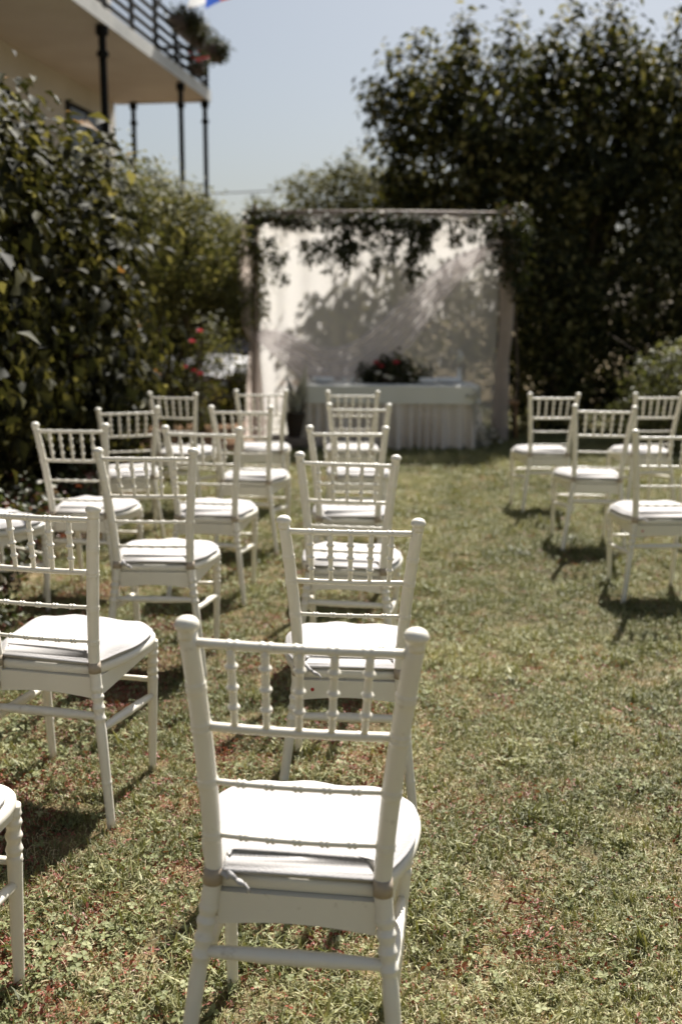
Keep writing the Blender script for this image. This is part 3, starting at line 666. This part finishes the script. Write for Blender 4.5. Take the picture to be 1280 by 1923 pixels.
# potted palm-like plant on a low plinth
px_, py_ = -.52, 11.45
pg = G(px_, py_)
MBp = MB().box(px_ - .30, px_ + .24, py_ - .22, py_ + .22, pg, pg + .13, .01); tag(MBp.build('plinth', M['pole']), 'low pale wooden plinth under the potted plant left of the table', 'plinth')
pp = tag(empty('potted_plant', (px_, py_, pg + .13)), 'pale striped-leaf potted plant standing left of the table', 'potted plant')
mb = MB(); mb.lathe([(.09, 0), (.10, .02), (.13, .26), (.14, .28), (.125, .28), (.11, .25), (.01, .25)], 20); mb.build('pot', M['basket'], pp)
V = []; F = []; rn = []
for i in range(44):
    a = i * 2.4; up = random.uniform(.3, .95) if i > 14 else random.uniform(.1, .4); L = random.uniform(.26, .46) * (1.15 if i > 30 else 1); d = Vector((math.cos(a), math.sin(a), 0)); s = Vector((-d.y, d.x, 0))
    base = Vector((random.uniform(-.05, .05), random.uniform(-.05, .05), .24)); k0 = len(V)
    for j in range(6):
        t = j / 5; p = base + Vector((0, 0, 1)) * (L * (t * (.5 + up) - t * t * .45 * (1.2 - up))) + d * L * t * (1 - up * .65) * .75
        wv = .034 * math.sin(math.pi * (t * .9 + .08)) + .002
        V += [p - s * wv, p + Vector((0, 0, -.006)), p + s * wv]
    for j in range(5):
        for q in range(2): b_ = k0 + j * 3 + q; F.append((b_, b_ + 1, b_ + 4, b_ + 3)); rn.append((.85 if q else .35) * random.uniform(.6, 1.1))
obj('foliage', mesh('foliage', V, F, True, rn), M['leaf_palm'], pp)
st = tag(empty('wooden_stool', (2.04, 12.3, G(2.04, 12.3))), 'small varnished wooden stool in the dark beside the right curtain', 'stool')
MB().box(-.12, .12, -.12, .12, .46, .50, .008).build('seat', M['wood'], st)
for a, b in ((-.09, -.09), (.09, -.09), (-.09, .09), (.09, .09)):
    mb = MB(); mb.tube([(a * 1.2, b * 1.2, 0), (a, b, .46)], .014, 8); mb.build('leg', M['wood'], st)

# ------------------------------------------------------------------ chairs
wf_, ws_, wt_, yf_, ys_, yt_, zt_, zsp, zm_, zl_, zb_, zst = .1985, .1453, .1854, .2096, .1643, .2176, .8836, .7203, .6189, .519, .4436, .3062
ZTOP = .9036
def post(z):
    if z <= zb_:
        t = z / zb_; return wf_ * (1 - t) + ws_ * t, -(yf_ * (1 - t) + ys_ * t)
    t = (z - zb_) / (ZTOP - zb_)
    return ws_ + (wt_ - ws_) * t ** 1.5, -(ys_ + (yt_ - ys_) * t ** 1.3)
def bump_r(z, nodes, base, amp, wd):
    r = base
    for c in nodes: r += amp * math.exp(-((z - c) / wd) ** 2)
    return r
def post_me(s):
    zs = set(np.linspace(-.015, .895, 30))
    for c in (zsp, .795, zm_, zl_): zs |= set(c + np.array([-.012, -.009, -.006, -.003, 0, .003, .006, .009, .012]))
    for c in (.30, .33, .36, .12, .385): zs |= set(c + np.array([-.014, -.009, -.004, 0, .004, .009, .014]))
    zs = sorted(zs); P = []; rad = []
    for z in zs:
        w, y = post(max(z, 0)) if z >= 0 else post(0)
        b = .0120 + .0038 * min(1, max(0, z) / .35)
        if z > .5: b = .0155 + .0012 * math.sin((z - .5) / .4 * math.pi)
        r = bump_r(z, (zsp + .004, zsp - .006, .795, .787, zm_ + .003, zm_ - .005, zl_ + .003, zl_ - .005), b, .0022, .0028)
        r = bump_r(z, (.30, .33, .36), r, .0042, .0075); r = bump_r(z, (.12, .385), r, .0018, .003)
        if .285 < z < .375: r -= .0022
        P.append((s * w, y, z)); rad.append(r)
    mb = MB(); mb.tube(P, rad, 16); return mb.me('back_post')
def fin_me(s):
    w, y = post(.89); mb = MB()
    mb.lathe([(.0150, -.012), (.0158, -.004), (.0158, .004), (.0190, .006), (.0205, .009), (.0205, .013), (.019, .018), (.0155, .0225), (.010, .0255), (.004, .027)], 20, (s * w, y, .886)); return mb.me('finial')
def rail_me(name, z, base, amp, spots, dbl=.0045, wdt=.0028):
    w, y = post(z); w -= .006; xs = set(np.linspace(-w, w, 13))
    for c in spots: xs |= set(c * 2 * w + np.arange(-.014, .0141, .002))
    xs = sorted(xs); P = [(x, y - .008 * (1 - (x / w) ** 2), z) for x in xs]; cs = []
    for c in spots: cs += [c * 2 * w - dbl, c * 2 * w + dbl]
    mb = MB(); mb.tube(P, [bump_r(x, cs, base, amp, wdt) for x in xs], 12); return mb.me(name)
zr = .868
SP = (-.312, -.156, 0, .156, .312); SP2 = (-.325, -.163, 0, .163, .325)
def spindle_me(k):
    w0, y0 = post(zsp); w1, y1 = post(zr); a = Vector((SP2[k] * 2 * w0, y0 - .008 * (1 - (2 * SP2[k]) ** 2), zsp)); b = Vector((SP[k] * 2 * w1, y1 - .008 * (1 - (2 * SP[k]) ** 2), zr))
    ts = sorted(set(np.linspace(0, 1, 8)) | set(np.concatenate([c + np.arange(-.07, .071, .0135) for c in (.26, .50, .75)])))
    mb = MB(); mb.tube([a.lerp(b, t) for t in ts], [bump_r(t, (.26, .50, .75), .0060 + .0012 * t, .0046, .032) for t in ts], 12); return mb.me('spindle')
half = [(.128, -.158), (.150, -.140), (.180, -.080), (.198, -.02), (.208, .05), (.208, .11), (.192, .165), (.150, .196), (.08, .210), (0, .214)]
def outline(inset=0, n=64):
    pts = half + [(-x, y) for x, y in half[::-1][1:]]; pts = [Vector((x, y, 0)) for x, y in pts]
    L = []
    for i in range(n):
        s = i / (n - 1); L.append(cr(pts, s))
    o = []
    for i, p in enumerate(L):
        a = L[i - 1] if i else L[-1]; b = L[(i + 1) % n]; t = (b - a).normalized(); nn = Vector((t.y, -t.x, 0))
        o.append(p - nn * inset if True else p)
    return o
def sign_fix(): 
    p0 = outline(0)[20]; p1 = outline(.01)[20]; return 1 if p1.length < p0.length else -1
SG = sign_fix()
def stack_me(name, rings, cap_bottom=True, wr=0):
    V = []; F = []; n = 64
    for (ins, z) in rings:
        if ins < .05: o = outline(ins * SG)
        elif ins < .09: c = Vector((0, .03, 0)); o = [c + (p - c) * (.78 if ins < .06 else .69) for p in outline(0)]
        else:
            c = Vector((0, .03, 0)); o = [c + (p - c) * max(.02, 1 - (ins - .09) / .1) * .60 for p in outline(.0)]
        for i, p in enumerate(o):
            zz = z + wr * math.sin(i * 1.3 + ins * 40) * (1 if .005 < ins < .08 else 0)
            V.append((p.x, p.y, zz))
    for j in range(len(rings) - 1):
        for i in range(n): F.append((j * n + i, j * n + (i + 1) % n, (j + 1) * n + (i + 1) % n, (j + 1) * n + i))
    F.append(tuple(range(n - 1, -1, -1))); F.append(tuple(range((len(rings) - 1) * n, len(rings) * n)))
    me = mesh(name, V, F); return me
seat_frame_me = stack_me('seat_frame', [(.03, .412), (.006, .414), (.001, .418), (-.001, .427), (.0, .436), (.004, .4415), (.012, .443), (.04, .443)])
cush_rings = [(.04, .4435), (.018, .4440), (.012, .446), (.0095, .449), (.0085, .4505), (.0062, .4515), (.0052, .453), (.0062, .4545), (.0088, .4555), (.013, .459), (.019, .4632), (.027, .4675), (.036, .4705), (.055, .4716), (.075, .4742), (.10, .4765), (.12, .4778), (.14, .4784), (.16, .4787), (.18, .4788)]
def wrinkle(me, seed, amp=.0018):
    r = random.Random(seed); ph = [r.uniform(0, 6) for _ in range(6)]
    for v in me.vertices:
        x, y, z = v.co
        if z > .447:
            v.co.z += amp * (math.sin(x * 31 + ph[0]) * math.sin(y * 27 + ph[1]) + .6 * math.sin(x * 55 + y * 33 + ph[2])) * min(1, (z - .447) / .02)
            v.co.x += amp * .6 * math.sin(y * 40 + ph[3]); v.co.y += amp * .8 * math.sin(x * 36 + ph[4])
cush = []
for k in range(6):
    me = stack_me('cushion', cush_rings); wrinkle(me, k, .0028); me.transform(Matrix.Translation((0, -.017, .4435)) @ Matrix.Diagonal((1, 1, 1.22, 1)) @ Matrix.Translation((0, 0, -.4435))); me.materials.append(M['cushion']); cush.append(me)
def apron_me(P0, P1, z0a, z0b, z1, th, arch_=0):
    V = []; F = []; n = 10; P0 = Vector(P0); P1 = Vector(P1); d = (P1 - P0).normalized(); nn = Vector((-d.y, d.x, 0)) * th / 2
    for i in range(n + 1):
        t = i / n; p = P0.lerp(P1, t); zl = z0a + (z0b - z0a) * t + arch_ * math.sin(math.pi * t)
        V += [p + nn + Vector((0, 0, zl)), p - nn + Vector((0, 0, zl)), p - nn + Vector((0, 0, z1)), p + nn + Vector((0, 0, z1))]
    for i in range(n):
        for k in range(4): F.append((i * 4 + k, i * 4 + (k + 1) % 4, i * 4 + 4 + (k + 1) % 4, i * 4 + 4 + k))
    F += [(3, 2, 1, 0), tuple(n * 4 + k for k in range(4))]
    return mesh('apron', V, F, False)
def leg_me(s):
    zs = sorted(set(np.linspace(-.02, .415, 14)) | set(np.concatenate([c + np.array([-.014, -.01, -.005, 0, .005, .01, .014]) for c in (.375, .345, .315, .12, .395, .29)])))
    P = []; rad = []
    for z in zs:
        t = max(z, 0) / .415; x = .170 + (.185 - .170) * t; y = .172 + (.163 - .172) * t
        b = .0115 + .0045 * min(1, max(0, z) / .30)
        r = bump_r(z, (.315, .345, .375), b, .0042, .0075); r = bump_r(z, (.12, .395, .29), r, .0016, .003)
        if .30 < z < .39: r -= .002
        P.append((s * x, y, z)); rad.append(r)
    mb = MB(); mb.tube(P, rad, 16); return mb.me('leg')
def stretch_me(A, B, r, kind):
    A = Vector(A); B = Vector(B); ts = sorted(set(np.linspace(0, 1, 9)) | set(np.concatenate([c + np.arange(-.06, .061, .01) for c in (.3, .5, .7)])))
    if kind == 'thick': rad = [bump_r(t, (.30, .325, .5, .525, .70, .725), r * (.75 + .25 * math.sin(math.pi * t)), .0014, .009) for t in ts]
    else: rad = [bump_r(t, (.29, .31, .49, .51, .69, .71), r, .0028, .008) for t in ts]
    mb = MB(); mb.tube([A.lerp(B, t) for t in ts], rad, 12); return mb.me('stretcher')
wr_, yr_ = post(zst); wsd, ysd = post(.265)
parts = []
for s in (-1, 1):
    parts += [('back_post', post_me(s), 'white'), ('finial', fin_me(s), 'white'), ('leg', leg_me(s), 'white')]
    pw, py = post(.444); mb = MB(); mb.tube([(s * post(.428)[0], post(.428)[1], .428), (s * post(.458)[0], post(.458)[1], .458)], [.0172, .0168], 16); parts.append(('post_pad', mb.me('post_pad'), 'pad'))
    parts.append(('stretcher', stretch_me((s * (wsd - .002), ysd + .008, .268), (s * .178, .160, .235), .0135, 'thick'), 'white'))
    parts.append(('apron', apron_me((s * .148, -.150, 0), (s * .184, .150, 0), .355, .392, .413, .016), 'white'))
parts += [('top_rail', rail_me('top_rail', zr, .0082, .0018, SP, .0065), 'white'), ('splat_rail', rail_me('splat_rail', zsp, .0078, .0008, SP2, .006), 'white'),
          ('cross_rail', rail_me('cross_rail', zm_, .0052, .0028, SP2), 'white'), ('cross_rail', rail_me('cross_rail', zl_, .0052, .0028, SP2), 'white')]
for k in range(5): parts.append(('spindle', spindle_me(k), 'white'))
parts += [('seat_frame', seat_frame_me, 'white'), ('apron', apron_me((-.137, -.158, 0), (.137, -.158, 0), .352, .352, .413, .018, .010), 'white'),
          ('apron', apron_me((-.172, .172, 0), (.172, .172, 0), .385, .385, .413, .016, .006), 'white'),
          ('stretcher', stretch_me((-wr_ + .004, yr_, zst), (wr_ - .004, yr_, zst), .0135, 'thick'), 'white'),
          ('stretcher', stretch_me((-.172, .168, .285), (.172, .168, .285), .0085, 'bead'), 'white')]
for n_, me, m_ in parts:
    me.materials.append(M[m_])
    if n_ == 'apron': pass
mb = MB()
mb.tube([(-.130, -.140, .462), (-.124, -.163, .456), (-.114, -.176, .450), (-.104, -.181, .446)], [.004, .006, .006, .004], 8)
mb.tube([(-.136, -.146, .456), (-.128, -.170, .450), (-.116, -.178, .445)], [.006, .0075, .005], 8, flat=.7)
mb.tube([(-.104, -.178, .444), (-.094, -.186, .441), (-.088, -.188, .438)], [.0045, .006, .0035], 8)
mb.tube([(-.088, -.186, .442), (-.082, -.189, .435), (-.079, -.190, .428)], [.002, .0028, .0032], 8)
tie_me = mb.me('cushion_tie'); tie_me.materials.append(M['cushion'])
mb = MB(); mb.lathe([(.0055, 0), (.0055, .0012), (.0045, .0016)], 16); stick_me = mb.me('sticker'); stick_me.transform(Matrix.Rotation(R(90), 4, 'X')); stick_me.materials.append(M['sticker'])
W = 'white spindle-back chair '
LAB = {
 'n1': 'nearest white spindle-back chair, large at bottom centre, cushion tie hanging loose',
 'n2': W + 'with red dot sticker, directly ahead of the nearest chair',
 'n3': W + 'third from the camera in the centre column',
 'n4': W + 'fourth from the camera in the centre column',
 'n5': W + 'fifth in the centre column, second from the table',
 'n6': W + 'at the table end of the centre column, against the table skirt',
 'A': W + 'cut by the left edge, whole cushion showing',
 'J': 'white chair at bottom-left corner showing only seat corner and front leg',
 'B': W + 'just behind the nearest chair\'s left finial',
 'I': 'white chair at the left edge turned inward, only seat and right legs in view',
 'C': W + 'leftmost complete one, beside low bed plants',
 'D': W + 'left of the centre column, third row from table',
 'E': W + 'leftmost in second row from the table',
 'G': W + 'left of the centre column, second row from table',
 'F': W + 'farthest left in the front row, by the earth drive',
 'H': W + 'in the front row before the potted plant and sunlit curtain',
 'R1': W + 'across the aisle in the front row, nearest the aisle',
 'R2': W + 'second row across the aisle, nearest the aisle',
 'R3': W + 'cut by the right edge, nearest of the chairs across the aisle',
 'R4': W + 'front row across the aisle, at the right edge before the pale bush',
 'R5': 'white chair at the right edge, only its left finial and seat edge in view',
}
def place(key, ci):
    x, y, yaw, z, tx, ty = CH[key]
    r = bpy.data.objects.new('wedding_chair', None); COL.objects.link(r); r.empty_display_size = .1
    ax = Vector((tx, ty, 0)); q = Matrix.Rotation(ax.length, 4, ax.normalized()) if ax.length > 1e-6 else Matrix.Identity(4)
    r.matrix_world = Matrix.Translation((x, y, z)) @ Matrix.Rotation(yaw, 4, 'Z') @ q
    tag(r, LAB[key], 'chair', 'white spindle-back wedding chairs set in rows')
    for n_, me, m_ in parts:
        o = bpy.data.objects.new(n_, me); COL.objects.link(o); o.parent = r
    c = bpy.data.objects.new('cushion', cush[ci % 6]); COL.objects.link(c); c.parent = r
    c.location = (random.uniform(-.003, .003), random.uniform(-.004, .006), 0); c.rotation_euler = (0, 0, random.uniform(-.035, .035))
    if key in ('n1', 'n2', 'B', 'D', 'R3', 'n4'):
        o = bpy.data.objects.new('cushion_tie', tie_me); COL.objects.link(o); o.parent = r
    if key in ('n2', 'R3'):
        o = bpy.data.objects.new('sticker', stick_me); COL.objects.link(o); o.parent = r; o.location = (-.105, -.1672, .385)
    return r
for i, k in enumerate(CH): place(k, i)

# ------------------------------------------------------------------ low plants in the left bed
for k, (x, y, h, lab) in enumerate(((-1.95, 5.3, .5, 'red-tinged leafy plant left of the leftmost complete chair'), (-1.98, 6.1, .45, 'green and red low plant in the bed behind the leftmost complete chair'),
                                    (-1.72, 4.35, .3, 'low bed plant with pale flowers at the left edge beside the turned chair'), (-2.1, 4.6, .5, 'dark leafy bed plant at the far left edge, in shade'), (-1.95, 7.3, .45, 'low leafy plant at the foot of the vine mound'))):
    g = G(x, y); p = tag(empty('bed_plant', (x, y, g)), lab, 'plant')
    crown('foliage', [(0, 0, h * .45, .26, .3, h * .5), (.05, -.2, h * .3, .2, .2, h * .3)], 1100, .05, M['leaf_bed'], p, spray=.09, per=9, shell=(.2, 1.05), droop=.1)
    mb = MB()
    for j in range(7):
        a = j * .9; mb.tube([(0, 0, -.03), (.06 * math.cos(a), .06 * math.sin(a), h * .4), (.16 * math.cos(a), .16 * math.sin(a), h * .75)], [.006, .005, .002], 5)
    mb.build('stem', M['bark'], p)
    if k in (1, 2):
        mb = MB()
        for j in range(12): blossom(mb, (random.uniform(-.2, .25), random.uniform(-.3, .2), h * random.uniform(.6, 1.05)), .022, 7)
        mb.build('blooms', M['petal_white'], p)['kind'] = 'stuff'

# ------------------------------------------------------------------ grass (instances on points)
def blade_me(name, n, h, hw, spread, lean, m, seed, ctw=0):
    r = np.random.default_rng(seed); V = []; F = []; rn = []
    for i in range(n):
        a = r.uniform(0, 6.283); bx, by = r.normal(size=2) * spread; L = h * r.uniform(.45, 1.25); w_ = hw * r.uniform(.6, 1.3)
        le = lean * r.uniform(.2, 1.3); d = np.array([math.cos(a), math.sin(a), 0]); b = r.uniform(0, 6.283); s = np.array([-math.sin(a + b * .15), math.cos(a + b * .15), 0]); k0 = len(V); v = r.random()
        for j, t in enumerate((0, .4, .75, 1)):
            th = le * t * 1.1; p = np.array([bx, by, -.004]) + d * L * t * math.sin(th) + np.array([0, 0, 1]) * L * t * math.cos(min(th, 1.45))
            ww = w_ * (1, .95, .65, 0)[j]
            if j < 3: V += [p - s * ww, p + s * ww]
            else: V.append(p)
        F += [(k0, k0 + 1, k0 + 3, k0 + 2), (k0 + 2, k0 + 3, k0 + 5, k0 + 4), (k0 + 4, k0 + 5, k0 + 6)]; rn += [v] * 3
    me = mesh(name, V, F, False, rn); me.materials.append(m); return me
def leaflet_me(name, n, size, spread, hh, m, seed, lobes=3, tilt=.4, wfac=.5):
    r = np.random.default_rng(seed); V = []; F = []; rn = []
    for i in range(n):
        c = np.array([r.normal() * spread, r.normal() * spread, r.uniform(.2, 1) * hh]); nrm = np.array([r.normal() * tilt, r.normal() * tilt, 1]); nrm /= np.linalg.norm(nrm)
        a0 = r.uniform(0, 6.28); sz = size * r.uniform(.6, 1.25); u = np.cross(nrm, [1, 0, 0]); u /= np.linalg.norm(u); w2 = np.cross(nrm, u); v = r.random()
        for k in range(lobes):
            a = a0 + k * 6.283 / lobes; d = u * math.cos(a) + w2 * math.sin(a); s = np.cross(nrm, d); k0 = len(V)
            V += [c, c + d * sz * .5 + s * sz * wfac + nrm * sz * .12, c + d * sz * .95 + s * sz * wfac * .55, c + d * sz, c + d * sz * .95 - s * sz * wfac * .55, c + d * sz * .5 - s * sz * wfac + nrm * sz * .12]
            F += [(k0, k0 + 1, k0 + 2, k0 + 3), (k0, k0 + 3, k0 + 4, k0 + 5)]; rn += [v, v]
    me = mesh(name, V, F, False, rn); me.materials.append(m); return me
GM = {
 'g': leaf_mat('grass_blades', [(0, (.055, .064, .020)), (.38, (.155, .162, .055)), (.68, (.28, .27, .11)), (1, (.50, .45, .24))], .6, .12, inst=True),
 'd': leaf_mat('dry_grass', [(0, (.33, .26, .14)), (.5, (.48, .40, .24)), (1, (.66, .57, .38))], .6, .1, inst=True),
 'c': leaf_mat('clover_leaves', [(0, (.08, .095, .038)), (.5, (.18, .195, .08)), (1, (.37, .37, .21))], .6, .15, spec=.25, inst=True),
 'r': leaf_mat('red_leaves', [(0, (.11, .028, .016)), (.5, (.24, .062, .034)), (1, (.40, .18, .10))], .5, .2, inst=True),
}
src = bpy.data.collections.new('lawn_sources')
specs = [blade_me('tuft_a', 18, .034, .0015, .022, 1.2, GM['g'], 1), blade_me('tuft_b', 18, .028, .0016, .026, 1.35, GM['g'], 2), blade_me('tuft_c', 22, .046, .0015, .014, 1.0, GM['g'], 3),
         blade_me('tuft_d', 14, .030, .0012, .026, 1.45, GM['d'], 4), leaflet_me('clover_a', 9, .0085, .026, .020, GM['c'], 5), leaflet_me('clover_b', 6, .0115, .028, .018, GM['c'], 6, 3, .6),
         leaflet_me('red_a', 6, .008, .030, .022, GM['r'], 7, 3, .8, .32), leaflet_me('red_b', 4, .0125, .030, .022, GM['r'], 8, 2, .9, .28)]
for i, me in enumerate(specs):
    o = bpy.data.objects.new('lawn_source_%02d' % i, me); src.objects.link(o)
def vnoise(x, y, s, seed):
    r = np.random.default_rng(seed); v = np.zeros_like(x)
    for k in range(7):
        a = r.uniform(0, 6.28); f = s * r.uniform(.6, 1.9); p = r.uniform(0, 6.28, 2); b = a + 1.57 + r.normal() * .3
        v += np.sin((x * math.cos(a) + y * math.sin(a)) * f + p[0]) * np.sin((x * math.cos(b) + y * math.sin(b)) * f * .9 + p[1])
    return v / 3.2
def scatter(n_per_m2, x0, x1, y0, y1, scale):
    n = int(n_per_m2 * (x1 - x0) * (y1 - y0)); x = rng.uniform(x0, x1, n); y = rng.uniform(y0, y1, n); return x, y, np.full(n, scale)
px, py, ps = [], [], []
for y0, y1, dens, sc in ((1.2, 2.4, 3300, .82), (2.4, 3.6, 2900, .82), (3.6, 5.5, 2300, .84), (5.5, 8.5, 1500, .95), (8.5, 13, 800, 1.2), (13, 18, 160, 2.2)):
    hw = .40 * y1 + .5
    a = scatter(dens, -hw, hw + .3, y0, y1, sc); px.append(a[0]); py.append(a[1]); ps.append(a[2])
for x0, x1, y0, y1, dens, sc in ((-4.5, 4.5, -4.5, 1.2, 750, 1.25), (2.2, 6.5, 1.2, 6, 420, 1.4), (-3.5, -1.6, 0, 3, 400, 1.4), (4.5, 8, 4, 12, 220, 1.8)):
    a = scatter(dens, x0, x1, y0, y1, sc); px.append(a[0]); py.append(a[1]); ps.append(a[2])
px = np.concatenate(px); py = np.concatenate(py); ps = np.concatenate(ps)
bare = vnoise(px, py, 9, 11)
keep = ((px > -1.72 + .05 * np.sin(py * 5)) | (py < 2.2) | (rng.random(len(px)) < .10)) & ~((px < -.95) & (py > 10.9)) & (rng.random(len(px)) < (.96 - .5 * (bare > .5)))
px, py, ps = px[keep], py[keep], ps[keep]
n = len(px)
leftness = np.clip((.75 - px) / 1.5, 0, 1); near = np.clip((7.0 - py) / 3.5, 0, 1)
nr = vnoise(px, py, 7, 3) + .6 * vnoise(px, py, 17, 4)
nc = vnoise(px, py, 5, 5) + .6 * vnoise(px, py, 13, 6); nd = vnoise(px, py, 6, 8) + .5 * vnoise(px, py, 19, 9)
pr = (.16 + .72 * np.clip(nr * 1.5 - .10, 0, 1)) * (.15 + .85 * leftness) * (.12 + .88 * near) + .012
pc = (.07 + .26 * np.clip(nc + .1, 0, 1)) * (.45 + .55 * leftness) * (.25 + .75 * near)
pd = .08 + .17 * np.clip(nd, 0, 1)
u = rng.random(n); idx = rng.choice(3, n, p=[.42, .42, .16])
idx = np.where(u < pr, 6 + (rng.random(n) < .5), np.where(u < pr + pc, 4 + (rng.random(n) < .4), np.where(u < pr + pc + pd, 3, idx)))
tuft = vnoise(px, py, 10, 21); ps = ps * (1 + .25 * rng.normal(size=n)).clip(.5, 1.7) * np.where(idx < 3, 1 + .35 * np.clip(tuft, -.6, 1), 1) * np.where((idx == 2) & (tuft > .45), 1.25, 1)
pz = gz(px, py) + .002
tint = np.clip(.47 + .36 * vnoise(px, py, 2.2, 31) + .14 * vnoise(px, py, 7, 33) + .22 * rng.normal(size=n) + .12 * np.clip((py - 3) / 5, 0, 1), 0, 1)
rot = np.stack([rng.normal(size=n) * .12, rng.normal(size=n) * .12, rng.uniform(0, 6.283, n)], 1)
me = bpy.data.meshes.new('grass'); me.vertices.add(n); me.vertices.foreach_set('co', np.stack([px, py, pz], 1).astype(np.float32).ravel())
for nm, ty, arr in (('rot', 'FLOAT_VECTOR', rot), ('scl', 'FLOAT', ps), ('tint', 'FLOAT', tint), ('idx', 'INT', idx)):
    a = me.attributes.new(nm, ty, 'POINT')
    a.data.foreach_set('vector' if ty == 'FLOAT_VECTOR' else 'value', arr.astype(np.int32 if ty == 'INT' else np.float32).ravel())
me.update()
grass = obj('grass', me, GM['g']); tag(grass, 'short patchy lawn of grass, clover and fallen red leaves under the chairs', 'grass', kind='stuff')
ng = bpy.data.node_groups.new('grass_scatter', 'GeometryNodeTree')
ng.interface.new_socket('Geometry', in_out='INPUT', socket_type='NodeSocketGeometry'); ng.interface.new_socket('Geometry', in_out='OUTPUT', socket_type='NodeSocketGeometry')
N = ng.nodes; L = ng.links; gi = N.new('NodeGroupInput'); go = N.new('NodeGroupOutput'); ci = N.new('GeometryNodeCollectionInfo'); ci.inputs['Collection'].default_value = src
ci.inputs['Separate Children'].default_value = True; ci.inputs['Reset Children'].default_value = True
iop = N.new('GeometryNodeInstanceOnPoints'); iop.inputs['Pick Instance'].default_value = True
def na(nm, ty): q = N.new('GeometryNodeInputNamedAttribute'); q.data_type = ty; q.inputs['Name'].default_value = nm; return q.outputs['Attribute']
L.new(gi.outputs[0], iop.inputs['Points']); L.new(ci.outputs[0], iop.inputs['Instance']); L.new(na('idx', 'INT'), iop.inputs['Instance Index'])
e2r = N.new('FunctionNodeEulerToRotation'); L.new(na('rot', 'FLOAT_VECTOR'), e2r.inputs[0]); L.new(e2r.outputs[0], iop.inputs['Rotation']); L.new(na('scl', 'FLOAT'), iop.inputs['Scale']); L.new(iop.outputs[0], go.inputs[0])
md = grass.modifiers.new('scatter', 'NODES'); md.node_group = ng
print('grass points', n)
